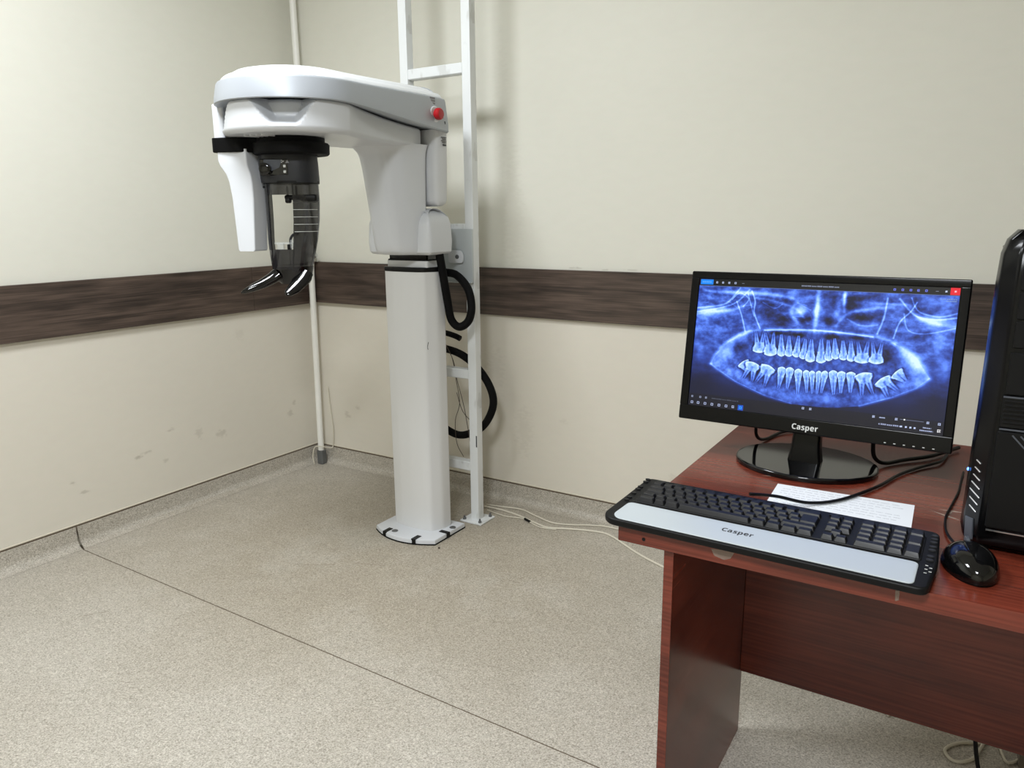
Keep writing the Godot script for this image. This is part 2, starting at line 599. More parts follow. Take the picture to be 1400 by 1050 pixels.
func screen_material() -> StandardMaterial3D:
	xr.resize(sw * sh)
	var n1 := noise(0.012, 91, 4)
	var n2 := noise(0.05, 92, 3)
	var jaw := PackedVector2Array(v([0.08, 0.66, 0.1, 0.58, 0.15, 0.475, 0.23, 0.39, 0.37, 0.355, 0.51, 0.35, 0.65, 0.353, 0.786, 0.385, 0.85, 0.45, 0.9, 0.535, 0.935, 0.62, 0.894, 0.694, 0.812, 0.777, 0.7, 0.861, 0.617, 0.89, 0.547, 0.9, 0.437, 0.9, 0.321, 0.859, 0.198, 0.78, 0.122, 0.706]))
	for y in sh:
		for x in sw:
			var s = float(x) / sw
			var t = float(y) / sh
			var b = 0.44 + 0.2 * n1.get_noise_2d(x, y * 1.8) + 0.07 * n2.get_noise_2d(x, y)
			if t > 0.36:
				b = lerpf(b, 0.24, clampf((t - 0.4) * 2.4, 0.0, 1.0))
			if Geometry2D.is_point_in_polygon(Vector2(s, t), jaw):
				b = 0.42 + 0.14 * n1.get_noise_2d(x * 2.0, y * 2.0) + 0.07 * n2.get_noise_2d(x, y)
			if t > 0.8:
				b = lerpf(b, 0.12, clampf((t - 0.8) * 6.0, 0.0, 1.0) * (0.55 if Geometry2D.is_point_in_polygon(Vector2(s, t), jaw) else 1.0))
			xr[y * sw + x] = b
	# air spaces and sinuses
	for q in [[0.31, 0.22, 0.07, 0.09, -0.2], [0.365, 0.29, 0.04, 0.05, -0.28], [0.62, 0.16, 0.05, 0.06, -0.24], [0.67, 0.235, 0.06, 0.05, -0.24], [0.46, 0.27, 0.035, 0.05, -0.28], [0.55, 0.27, 0.03, 0.05, -0.28],
		[0.37, 0.14, 0.04, 0.04, -0.2], [0.655, 0.1, 0.07, 0.04, -0.25], [0.56, 0.12, 0.025, 0.05, -0.25], [0.2, 0.51, 0.035, 0.07, -0.2], [0.785, 0.5, 0.035, 0.08, -0.22], [0.42, 0.1, 0.03, 0.03, -0.15],
		[0.12, 0.33, 0.05, 0.06, -0.12], [0.88, 0.35, 0.06, 0.06, -0.1], [0.36, 0.385, 0.05, 0.022, -0.3], [0.44, 0.39, 0.04, 0.022, -0.3], [0.57, 0.385, 0.05, 0.025, -0.3], [0.66, 0.38, 0.04, 0.02, -0.25], [0.85, 0.13, 0.04, 0.07, -0.2], [0.12, 0.12, 0.06, 0.03, -0.12],
		[0.04, 0.8, 0.12, 0.12, -0.08], [0.96, 0.78, 0.1, 0.14, -0.08]]:
		x_blob(q[0], q[1], q[2], q[3], q[4])
	# bright bone masses
	for q in [[0.08, 0.25, 0.09, 0.05, 0.28], [0.93, 0.23, 0.09, 0.05, 0.3], [0.05, 0.33, 0.04, 0.1, 0.16], [0.95, 0.36, 0.05, 0.1, 0.14], [0.5, 0.2, 0.014, 0.2, 0.5], [0.44, 0.2, 0.03, 0.06, 0.3], [0.58, 0.2, 0.02, 0.07, 0.28],
		[0.4, 0.09, 0.03, 0.05, 0.2], [0.2, 0.09, 0.14, 0.018, 0.2], [0.78, 0.13, 0.1, 0.015, 0.22], [0.03, 0.56, 0.03, 0.1, 0.16], [0.98, 0.55, 0.03, 0.12, 0.14], [0.15, 0.58, 0.05, 0.07, 0.2], [0.87, 0.52, 0.05, 0.09, 0.24], [0.2, 0.7, 0.08, 0.06, 0.12],
		[0.48, 0.84, 0.08, 0.05, 0.14], [0.58, 0.84, 0.05, 0.06, 0.16], [0.85, 0.66, 0.05, 0.05, 0.14], [0.6, 0.09, 0.01, 0.09, 0.3]]:
		x_blob(q[0], q[1], q[2], q[3], q[4])
	# fine bony lines
	x_line(v([0.15, 0.475, 0.224, 0.394, 0.366, 0.356, 0.512, 0.35, 0.651, 0.354, 0.736, 0.365, 0.8, 0.4]), 0.012, 0.22)
	x_line(v([0.3, 0.37, 0.42, 0.352, 0.512, 0.345, 0.62, 0.352, 0.72, 0.365]), 0.006, 0.35)
	x_line(v([0.083, 0.659, 0.1, 0.584, 0.149, 0.477, 0.234, 0.393]), 0.014, 0.25)
	x_line(v([0.8, 0.4, 0.846, 0.45, 0.899, 0.535, 0.932, 0.622]), 0.02, 0.28)
	x_line(v([0.083, 0.659, 0.122, 0.706, 0.198, 0.78, 0.321, 0.859, 0.437, 0.9]), 0.009, 0.2)
	x_line(v([0.11, 0.66, 0.125, 0.58, 0.17, 0.49, 0.22, 0.43]), 0.035, 0.22)
	x_line(v([0.83, 0.44, 0.87, 0.52, 0.9, 0.6, 0.905, 0.64]), 0.042, 0.26)
	x_line(v([0.14, 0.69, 0.22, 0.75, 0.34, 0.83, 0.45, 0.87]), 0.03, 0.12)
	x_line(v([0.88, 0.66, 0.8, 0.75, 0.7, 0.83]), 0.03, 0.14)
	x_line(v([0.17, 0.63, 0.24, 0.74, 0.33, 0.8]), 0.006, -0.12)
	x_line(v([0.86, 0.6, 0.8, 0.7, 0.72, 0.78]), 0.006, -0.12)
	x_line(v([0.02, 0.09, 0.12, 0.1, 0.3, 0.1, 0.4, 0.12]), 0.012, 0.22)
	x_line(v([0.25, 0.13, 0.33, 0.15, 0.42, 0.2, 0.47, 0.3]), 0.01, 0.2)
	x_line(v([0.58, 0.3, 0.62, 0.21, 0.7, 0.17, 0.78, 0.15]), 0.012, 0.24)
	x_line(v([0.42, 0.14, 0.4, 0.22, 0.43, 0.3]), 0.014, 0.22)
	x_line(v([0.6, 0.08, 0.605, 0.2]), 0.012, 0.3)
	x_line(v([0.0, 0.28, 0.06, 0.25, 0.13, 0.24, 0.2, 0.2]), 0.014, 0.24)
	x_line(v([1.0, 0.26, 0.94, 0.25, 0.88, 0.22, 0.84, 0.15]), 0.014, 0.26)
	x_line(v([0.932, 0.622, 0.894, 0.694, 0.812, 0.777, 0.701, 0.861]), 0.009, 0.22)
	x_line(v([0.17, 0.164, 0.196, 0.266, 0.218, 0.386]), 0.005, 0.4)
	x_line(v([0.23, 0.08, 0.248, 0.155, 0.249, 0.242, 0.28, 0.36]), 0.005, 0.4)
	x_line(v([0.215, 0.1, 0.235, 0.2, 0.25, 0.27]), 0.004, 0.3)
	x_line(v([0.757, 0.09, 0.751, 0.227, 0.734, 0.341]), 0.006, 0.4)
	x_line(v([0.86, 0.11, 0.843, 0.172, 0.809, 0.25, 0.793, 0.364]), 0.005, 0.38)
	x_line(v([0.18, 0.06, 0.14, 0.16, 0.1, 0.2, 0.0, 0.23]), 0.006, 0.35)
	x_line(v([0.22, 0.07, 0.17, 0.17, 0.1, 0.22, 0.0, 0.26]), 0.006, 0.3)
	x_line(v([0.8, 0.09, 0.86, 0.2, 0.93, 0.22, 1.0, 0.2]), 0.006, 0.35)
	x_line(v([0.84, 0.08, 0.87, 0.17, 0.94, 0.2, 1.0, 0.17]), 0.005, 0.3)
	x_line(v([0.82, 0.19, 0.84, 0.3, 0.9, 0.32, 1.0, 0.27]), 0.004, 0.25)
	x_line(v([0.15, 0.15, 0.18, 0.1, 0.22, 0.14, 0.2, 0.2]), 0.004, 0.3)
	x_line(v([0.28, 0.16, 0.33, 0.2, 0.36, 0.17]), 0.004, 0.2)
	x_line(v([0.62, 0.25, 0.67, 0.29, 0.73, 0.28]), 0.006, 0.2)
	x_line(v([0.0, 0.36, 0.05, 0.4, 0.075, 0.5, 0.083, 0.62]), 0.005, -0.2)
	x_line(v([0.92, 0.6, 0.935, 0.5, 0.98, 0.42]), 0.006, -0.14)
	x_line(v([0.51, 0.38, 0.513, 0.6]), 0.009, -0.25)
	x_line(v([0.3, 0.585, 0.4, 0.6, 0.5, 0.612, 0.6, 0.595, 0.7, 0.58, 0.76, 0.6]), 0.016, -0.2)
	rng.seed = 12
	for k in 40:
		var p = Vector2(rng.randf(), 0.07 + 0.2 * rng.randf())
		x_line([p, p + Vector2(rng.randf_range(-0.05, 0.05), rng.randf_range(-0.02, 0.03)), p + Vector2(rng.randf_range(-0.09, 0.09), rng.randf_range(-0.03, 0.05))], 0.003, rng.randf_range(-0.1, 0.16))
	# teeth: crown centre, root tip, width, roots
	var teeth := [[0.287, 0.535, 0.281, 0.385, 0.044, 2], [0.336, 0.55, 0.322, 0.39, 0.044, 2], [0.379, 0.548, 0.37, 0.4, 0.026, 1], [0.409, 0.545, 0.402, 0.405, 0.026, 1], [0.438, 0.545, 0.44, 0.4, 0.026, 1], [0.466, 0.555, 0.468, 0.42, 0.025, 1], [0.495, 0.572, 0.492, 0.42, 0.031, 1],
		[0.537, 0.572, 0.53, 0.415, 0.031, 1], [0.566, 0.552, 0.556, 0.415, 0.025, 1], [0.592, 0.535, 0.58, 0.4, 0.026, 1], [0.622, 0.538, 0.612, 0.41, 0.026, 1], [0.651, 0.543, 0.642, 0.41, 0.026, 1], [0.692, 0.548, 0.686, 0.41, 0.046, 2], [0.742, 0.545, 0.738, 0.41, 0.042, 2],
		[0.222, 0.625, 0.25, 0.69, 0.042, 1], [0.268, 0.625, 0.25, 0.75, 0.05, 2], [0.332, 0.638, 0.305, 0.77, 0.05, 2], [0.388, 0.64, 0.382, 0.785, 0.028, 1], [0.42, 0.638, 0.416, 0.785, 0.026, 1], [0.453, 0.645, 0.46, 0.815, 0.025, 1], [0.484, 0.648, 0.495, 0.8, 0.021, 1], [0.508, 0.648, 0.516, 0.8, 0.019, 1],
		[0.534, 0.645, 0.535, 0.8, 0.019, 1], [0.558, 0.64, 0.552, 0.79, 0.021, 1], [0.588, 0.632, 0.598, 0.79, 0.027, 1], [0.62, 0.632, 0.625, 0.775, 0.026, 1], [0.655, 0.63, 0.66, 0.765, 0.028, 1], [0.7, 0.628, 0.722, 0.765, 0.05, 2], [0.768, 0.655, 0.81, 0.74, 0.052, 2], [0.815, 0.6, 0.85, 0.65, 0.042, 1]]
	for q in teeth:
		x_blob((q[0] + q[2]) / 2, (q[1] + q[3]) / 2, q[4] * 1.1, 0.1, -0.1)
	for q in teeth:
		x_tooth(Vector2(q[0], q[1]), Vector2(q[2], q[3]), q[4] * 1.32, q[5])
	var im := Image.create(sw, sh, false, Image.FORMAT_RGB8)
	var ramp := [Color(0.015, 0.02, 0.05), Color(0.06, 0.085, 0.24), Color(0.15, 0.25, 0.6), Color(0.33, 0.5, 0.95), Color(0.56, 0.74, 1.0), Color(0.82, 0.93, 1.0)]
	for y in sh:
		for x in sw:
			var q = clampf((xr[y * sw + x] - 0.02) * 1.12, 0.0, 0.999) * 5.0
			var a: Color = ramp[int(q)]
			im.set_pixel(x, y, a.lerp(ramp[int(q) + 1], q - floorf(q)))
	# window furniture: title bar, buttons, the viewer's bottom bar and the task bar
	var bar := Color(0.025, 0.028, 0.05)
	im.fill_rect(Rect2i(0, 0, sw, int(0.052 * sh)), bar)
	im.fill_rect(Rect2i(0, int(0.052 * sh), sw, 2), Color(0.35, 0.42, 0.6))
	im.fill_rect(Rect2i(4, 3, 54, 21), Color(0.02, 0.5, 0.95))
	var ink := Color(0.75, 0.8, 0.95)
	for k in 5:
		im.fill_rect(Rect2i(12 + k * 8, 11, 5, 5), Color(0.6, 0.8, 1.0) * Color(0.7, 0.85, 1.0))
	for s in [0.078, 0.104, 0.131, 0.158]:
		glyph(im, int(s * sw), 14, ink, 8)
	im.fill_rect(Rect2i(178, 14, 10, 1), ink)
	tiny_text(im, 414, 14, 136, ink * 0.8, 5)
	for s in [0.779, 0.807, 0.835, 0.861, 0.888]:
		glyph(im, int(s * sw), 15, Color(0.45, 0.5, 1.0), 8)
	im.fill_rect(Rect2i(882, 15, 10, 1), ink)
	glyph(im, 916, 15, ink, 7)
	im.fill_rect(Rect2i(929, 1, 31, 26), Color(0.86, 0.07, 0.16))
	glyph(im, 945, 14, Color(0.95, 0.7, 0.75), 7)
	tiny_text(im, 900, 43, 54, Color(0.5, 0.6, 0.75), 4)
	tiny_text(im, 920, 50, 34, Color(0.5, 0.6, 0.75), 4)
	for y in range(int(0.905 * sh), sh):
		for x in sw:
			var keep = 0.35 * clampf((0.95 - float(y) / sh) * 20.0, 0.0, 1.0)
			im.set_pixel(x, y, Color(0.04, 0.045, 0.12).lerp(im.get_pixel(x, y), keep))
	for s in [0.016, 0.053, 0.079]:
		glyph(im, int(s * sw), int(0.93 * sh), ink * 0.8, 8)
	tiny_text(im, 100, int(0.93 * sh), 110, ink * 0.45, 4)
	for s in [0.017, 0.045, 0.077, 0.108, 0.139, 0.17, 0.2]:
		glyph(im, int(s * sw), int(0.977 * sh), ink, 10)
	im.fill_rect(Rect2i(212, int(0.957 * sh), 22, 22), Color(0.05, 0.3, 0.75))
	glyph(im, 223, int(0.977 * sh), Color(0.2, 0.7, 1.0), 10)
	for s in [0.488, 0.517, 0.756, 0.837, 0.946, 0.985]:
		glyph(im, int(s * sw), int(0.924 * sh), ink, 9)
	tiny_text(im, 745, int(0.924 * sh), 20, ink, 5)
	im.fill_rect(Rect2i(815, int(0.92 * sh), 80, 1), ink * 0.8)
	im.fill_rect(Rect2i(828, int(0.916 * sh), 5, 5), Color.WHITE)
	tiny_text(im, 745, int(0.97 * sh), 76, ink * 0.9, 6)
	for s in [0.857, 0.873, 0.889, 0.904]:
		glyph(im, int(s * sw), int(0.97 * sh), ink, 7)
	tiny_text(im, 894, int(0.958 * sh), 28, ink, 5)
	tiny_text(im, 884, int(0.978 * sh), 44, ink, 5)
	glyph(im, 946, int(0.97 * sh), Color.WHITE, 11)
	var m := mat(Color(0.01, 0.01, 0.012), 0.25)
	m.emission_enabled = true
	m.emission_operator = BaseMaterial3D.EMISSION_OP_MULTIPLY
	m.emission = Color.WHITE
	m.emission_texture = ImageTexture.create_from_image(im)
	m.emission_energy_multiplier = 1.0
	return m

func glyph(im: Image, cx: int, cy: int, c: Color, s: int) -> void:
	var h := s / 2
	im.fill_rect(Rect2i(cx - h, cy - h, s, 2), c)
	im.fill_rect(Rect2i(cx - h, cy + h - 2, s, 2), c)
	im.fill_rect(Rect2i(cx - h, cy - h, 2, s), c)
	if (cx * 7 + cy) % 3 == 0:
		im.fill_rect(Rect2i(cx + h - 2, cy - h, 2, s), c)
	else:
		im.fill_rect(Rect2i(cx - 1, cy - 1, h + 1, 2), c)

func tiny_text(im: Image, x: int, cy: int, w: int, c: Color, h: int) -> void:
	var e := x + w
	while x < e:
		var k = 1 + (x * 13 + cy) % 3
		im.fill_rect(Rect2i(x, cy - h / 2 + (x * 5) % 2, k, h - (x * 5) % 2), c)
		x += k + 1 + (1 if (x * 31) % 7 == 0 else 0)

# ------------------------------------------------------------------ scene
func _ready() -> void:
	# camera, fitted to the vanishing points of the walls (f = 1040 px of 1400 x 1050)
	var cam := Camera3D.new()
	cam.name = "camera"
	add_child(cam)
	cam.keep_aspect = Camera3D.KEEP_HEIGHT
	cam.fov = rad_to_deg(2.0 * atan(525.0 / 1040.0))
	cam.basis = Basis(Vector3.UP, deg_to_rad(32.07)) * Basis(Vector3.RIGHT, deg_to_rad(-12.49)) * Basis(Vector3.BACK, deg_to_rad(-0.5))
	cam.position = Vector3(3.0, 1.29, 2.806)
	cam.near = 0.05
	cam.current = true
	var env := Environment.new()
	env.background_mode = Environment.BG_COLOR
	env.background_color = Color(0.02, 0.02, 0.02)
	env.tonemap_mode = Environment.TONE_MAPPER_LINEAR
	env.tonemap_exposure = 1.17
	env.sdfgi_enabled = true
	env.ssao_enabled = true
	env.ssil_enabled = true
	var we := WorldEnvironment.new()
	we.name = "environment"
	we.environment = env
	add_child(we)
	make_materials()
	ceiling_light(Vector3(1.2, 2.8, 1.85), "square white ceiling light panel nearer the x-ray machine", 3.9)
	ceiling_light(Vector3(2.8, 2.8, 3.45), "square white ceiling light panel farther from the x-ray machine", 7.0)
	build_room()
	build_ladder()
	build_machine()
	build_pipe_and_cables()
	build_desk()
	build_monitor()
	build_tower()
	build_keyboard()
	build_small_things()

func ceiling_light(at: Vector3, label: String, energy: float) -> void:
	var t := thing("ceiling_light", label, "light", at, "ceiling light panels")
	var rim := PackedVector3Array()
	for s in [-1, 1]:
		rim.append_array(box(Vector3(s * 0.295, -0.006, 0), Vector3(0.03, 0.012, 0.62), 0.003))
		rim.append_array(box(Vector3(0, -0.006, s * 0.295), Vector3(0.56, 0.012, 0.03), 0.003))
	part(t, "frame", rim, M.lamp_frame)
	part(t, "diffuser", box(Vector3(0, -0.003, 0), Vector3(0.56, 0.004, 0.56)), M.lamp)
	var l := AreaLight3D.new()
	l.name = "panel_light"
	t.add_child(l)
	l.position = Vector3(0, -0.02, 0)
	l.rotation = Vector3(-PI / 2, 0, 0)
	l.area_size = Vector2(0.56, 0.56)
	l.light_color = Color(0.965, 0.982, 1.0)
	l.light_energy = energy
	l.area_range = 12.0
	l.area_attenuation = 2.0
	l.shadow_enabled = true

const RX := 6.4    # room size
const RZ := 5.2
const RY := 2.8

func wall_quad(a: Vector3, b: Vector3) -> Callable:
	return func(p: Vector3): return Vector2(0, 0)

func build_room() -> void:
	# walls with thickness; marks as [along, height, rx, ry, strength]
	var left_marks := [[1.02, 0.3, 0.02, 0.008, 0.5], [0.98, 0.31, 0.03, 0.006, 0.35], [1.3, 0.27, 0.012, 0.008, 0.5], [0.72, 0.33, 0.02, 0.03, 0.22], [0.86, 0.38, 0.02, 0.008, 0.35], [0.6, 0.3, 0.03, 0.02, 0.3], [0.18, 0.3, 0.02, 0.02, 0.3], [1.26, 0.22, 0.02, 0.006, 0.4], [0.9, 0.25, 0.02, 0.008, 0.3], [0.45, 0.75, 0.03, 0.03, 0.1], [1.8, 1.4, 0.2, 0.05, 0.05], [0.15, 0.35, 0.012, 0.02, 0.3]]
	var back_marks := [[1.55, 1.08, 0.03, 0.004, 0.4], [1.68, 1.075, 0.02, 0.004, 0.35], [1.8, 1.078, 0.035, 0.003, 0.3], [1.15, 0.6, 0.05, 0.12, 0.12], [1.3, 0.35, 0.05, 0.12, 0.12], [1.5, 0.42, 0.02, 0.015, 0.1], [0.22, 0.28, 0.02, 0.02, 0.3], [0.3, 0.33, 0.015, 0.01, 0.25], [1.25, 1.3, 0.05, 0.3, 0.08], [1.2, 1.7, 0.04, 0.3, 0.06], [2.0, 0.25, 0.03, 0.02, 0.15]]
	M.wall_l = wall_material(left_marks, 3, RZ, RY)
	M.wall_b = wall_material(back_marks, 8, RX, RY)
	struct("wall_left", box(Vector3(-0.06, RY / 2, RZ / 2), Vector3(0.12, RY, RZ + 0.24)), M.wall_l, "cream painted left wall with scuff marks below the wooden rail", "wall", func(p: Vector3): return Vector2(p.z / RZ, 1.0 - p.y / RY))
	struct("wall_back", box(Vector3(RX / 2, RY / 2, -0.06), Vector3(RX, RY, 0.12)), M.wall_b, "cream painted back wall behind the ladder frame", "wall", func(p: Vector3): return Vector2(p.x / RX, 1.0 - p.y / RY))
	struct("wall_right", box(Vector3(RX + 0.06, RY / 2, RZ / 2), Vector3(0.12, RY, RZ + 0.24)), M.wall_right, "cream painted wall on the desk side", "wall")
	struct("wall_front", box(Vector3(RX / 2, RY / 2, RZ + 0.06), Vector3(RX, RY, 0.12)), M.wall_right, "cream painted wall behind the viewer", "wall")
	struct("ceiling", box(Vector3(RX / 2, RY + 0.06, RZ / 2), Vector3(RX + 0.24, 0.12, RZ + 0.24)), M.ceiling, "plain white ceiling", "ceiling")
	# floor: two vinyl sheets with a welded seam between them
	var fm := floor_material()
	M.floor = fm
	var fl := Node3D.new()
	fl.name = "floor"
	add_child(fl)
	fl.set_meta("kind", "structure")
	fl.set_meta("label", "speckled grey-beige vinyl floor with a dark welded seam")
	fl.set_meta("category", "floor")
	var uvf := func(p: Vector3): return Vector2(p.x / 4.4, p.z / 4.4)
	# seam runs from z = 1.318 at the left wall to z = 1.44 at the right wall
	var za := 1.318
	var zb := 1.444
	var g := 0.0022
	part(fl, "vinyl_sheet", prism(PackedVector2Array([Vector2(-0.1, -0.1), Vector2(RX + 0.1, -0.1), Vector2(RX + 0.1, zb - g), Vector2(-0.1, za - g)]), -0.02, 0.0), fm, "", uvf)
	part(fl, "vinyl_sheet", prism(PackedVector2Array([Vector2(-0.1, za + g), Vector2(RX + 0.1, zb + g), Vector2(RX + 0.1, RZ + 0.1), Vector2(-0.1, RZ + 0.1)]), -0.02, 0.0), fm, "", uvf)
	part(fl, "seam_weld", prism(PackedVector2Array([Vector2(-0.1, za - g), Vector2(RX + 0.1, zb - g), Vector2(RX + 0.1, zb + g), Vector2(-0.1, za + g)]), -0.02, -0.0012), M.seam, "dark brown weld in the floor seam")
	# coved skirting, the same vinyl turned up the wall
	var r := 0.035
	var prof := [Vector2(0.0, 0.088), Vector2(0.004, 0.088), Vector2(0.004, r)]
	for k in range(1, 7):
		var a = PI / 2 * k / 6
		prof.append(Vector2(0.004 + r * (1 - cos(a)), r - r * sin(a) + 0.0006))
	prof.append(Vector2(0.0, 0.0005))
	var cuvx := func(p: Vector3): return Vector2(p.x / 4.4, (p.z - p.y) / 4.4)
	var cuvz := func(p: Vector3): return Vector2((p.x - p.y) / 4.4, p.z / 4.4)
	for part_ in [["baseboard_left", 0.0, 1.3155], ["baseboard_left_2", 1.3198, RZ]]:
		var rings = []
		for z in [part_[1], part_[2]]:
			var ring = PackedVector3Array()
			for q in prof:
				ring.append(Vector3(q.x, q.y, z))
			rings.append(ring)
		struct(part_[0], loft(rings), fm, "coved grey vinyl skirting along the left wall" + (" nearer the viewer" if part_[1] > 0.5 else " by the pipe corner"), "skirting", cuvz)
	var rings := []
	for x in [0.0, RX]:
		var ring = PackedVector3Array()
		for q in prof:
			ring.append(Vector3(x, q.y, q.x))
		rings.append(ring)
	struct("baseboard_back", loft(rings), fm, "coved grey vinyl skirting along the back wall", "skirting", cuvx)
	# dark seam running up the cove
	var up := PackedVector3Array()
	var sp := PackedVector3Array()
	for q in prof.slice(1, prof.size() - 1):
		sp.append(Vector3(q.x - 0.0008, q.y, 1.3177))
	up = tube(sp, 0.0018, 6)
	part(fl, "seam_weld", up, M.seam)
	# caulk beads over the skirting
	struct("trim_4", tube(PackedVector3Array([Vector3(0.0, 0.0965, 0.0), Vector3(0.0, 0.0965, RZ)]), 0.0035, 8), M.caulk, "thin bead of cream sealant above left skirting", "trim")
	struct("trim_5", tube(PackedVector3Array([Vector3(0.0, 0.0965, 0.0), Vector3(RX, 0.0965, 0.0)]), 0.0035, 8), M.caulk, "thin bead of cream sealant above back skirting", "trim")
	# dark strips painting in the shadow line between the skirting and the sealant
	struct("trim_6", box(Vector3(0.001, 0.0903, RZ / 2), Vector3(0.003, 0.0045, RZ)), M.seam, "dark strip painted as the shadow line above left skirting", "trim")
	struct("trim_7", box(Vector3(RX / 2, 0.0903, 0.001), Vector3(RX, 0.0045, 0.003)), M.seam, "dark strip painted as the shadow line above back skirting", "trim")
	# wooden wall rails
	struct("trim_1", box(Vector3(0.01, 0.957, 0.195), Vector3(0.02, 0.206, 0.35), 0.0015, 1), M.rail, "short dark wood rail board in the corner of the left wall", "rail")
	struct("trim_2", box(Vector3(0.01, 0.957, 2.7715), Vector3(0.02, 0.206, 4.8), 0.0015, 1), M.rail, "long dark wood rail board along the left wall", "rail")
	struct("trim_3", box(Vector3(RX / 2, 0.966, 0.01), Vector3(RX - 0.04, 0.206, 0.02), 0.0015, 1), M.rail, "dark wood rail board along the back wall", "rail")

func build_ladder() -> void:
	var t := thing("ladder_frame", "white painted steel ladder frame standing behind the x-ray column", "frame", Vector3(1.22, 0, 0.257))
	var s := 0.04
	for x in [0.0, -0.305]:
		var leg = part(t, "upright", box(Vector3(x, 1.4, 0), Vector3(s, 2.8, s), 0.003, 1), M.paint_worn)
		var ft = part(leg, "foot_plate", box(Vector3(x, 0.004, 0), Vector3(0.11, 0.008, 0.11), 0.002, 1), M.paint_worn)
		for q in [[0.04, 0.04], [-0.04, 0.04], [0.04, -0.04], [-0.04, -0.04]]:
			part(t, "bolt", moved(lathe([Vector2(0.008, 0), Vector2(0.008, 0.006), Vector2(0.005, 0.008), Vector2(0.004, 0.016), Vector2(0.001, 0.017)], 6), Transform3D(Basis(), Vector3(x + q[0], 0.008, q[1]))), M.bolt)
	for y in [0.243, 0.645, 1.24, 1.843, 2.44]:
		part(t, "rung", box(Vector3(-0.1525, y, 0), Vector3(0.2655, s, s), 0.003, 1), M.paint_worn)
	# steel mounting plate across the uprights with a bolted lug
	var pl := part(t, "mounting_plate", box(Vector3(-0.14, 1.135, 0.025), Vector3(0.32, 0.21, 0.008), 0.002, 1), M.galv, "bare galvanised mounting plate")
	part(pl, "flange", box(Vector3(-0.14, 1.0285, 0.034), Vector3(0.32, 0.005, 0.016), 0.001, 1), M.galv)
	var lug := part(t, "lug", moved(prism(fillet(PackedVector2Array([Vector2(-0.09, -0.025), Vector2(-0.025, -0.025), Vector2(-0.015, 0.0), Vector2(-0.02, 0.025), Vector2(-0.09, 0.025)]), 0.012), 0, 0.006, 0.001, 0.001, 1), Transform3D(Basis(Vector3.RIGHT, PI / 2), Vector3(0, 1.13, 0.036))), M.white)
	part(lug, "hex_bolt", moved(lathe([Vector2(0.013, 0), Vector2(0.013, 0.003), Vector2(0.0085, 0.003), Vector2(0.0085, 0.009), Vector2(0.006, 0.01)], 12), Transform3D(Basis(Vector3.RIGHT, PI / 2), Vector3(-0.045, 1.13, 0.036))), M.bolt)
	part(t, "paint_chip", box(Vector3(0.016, 0.36, 0.02), Vector3(0.005, 0.05, 0.0012)), M.dark_print, "dark chip in the white paint")

# ------------------------------------------------------------------ the X-ray machine
const AX := 0.535     # rotation axis, metres in front of the column

func arm_outline(rf: float, wb: float, zb: float, waist := false) -> PackedVector2Array:
	# round front about the axis, straight flanks to a back of half width wb at zb
	var o := PackedVector2Array()
	for k in 97:
		var a = -0.12 + (PI + 0.24) * k / 96.0
		o.append(Vector2(rf * cos(a), AX - 0.02 + rf * sin(a)))
	var p0 := Vector2(o[96].x, o[96].y)
	var mid := Vector2(-wb - 0.012, 0.3) if waist else p0.lerp(Vector2(-wb, zb), 0.5)
	for k in range(1, 9):
		var u = k / 8.0
		o.append(p0.lerp(mid, u).lerp(mid.lerp(Vector2(-wb, zb), u), u))
	o.append(Vector2(-wb + 0.02, zb - 0.03))
	o.append(Vector2(wb - 0.02, zb - 0.03))
	for k in range(8, 0, -1):
		var q := o[96 + k]
		o.append(Vector2(-q.x, q.y))
	return o

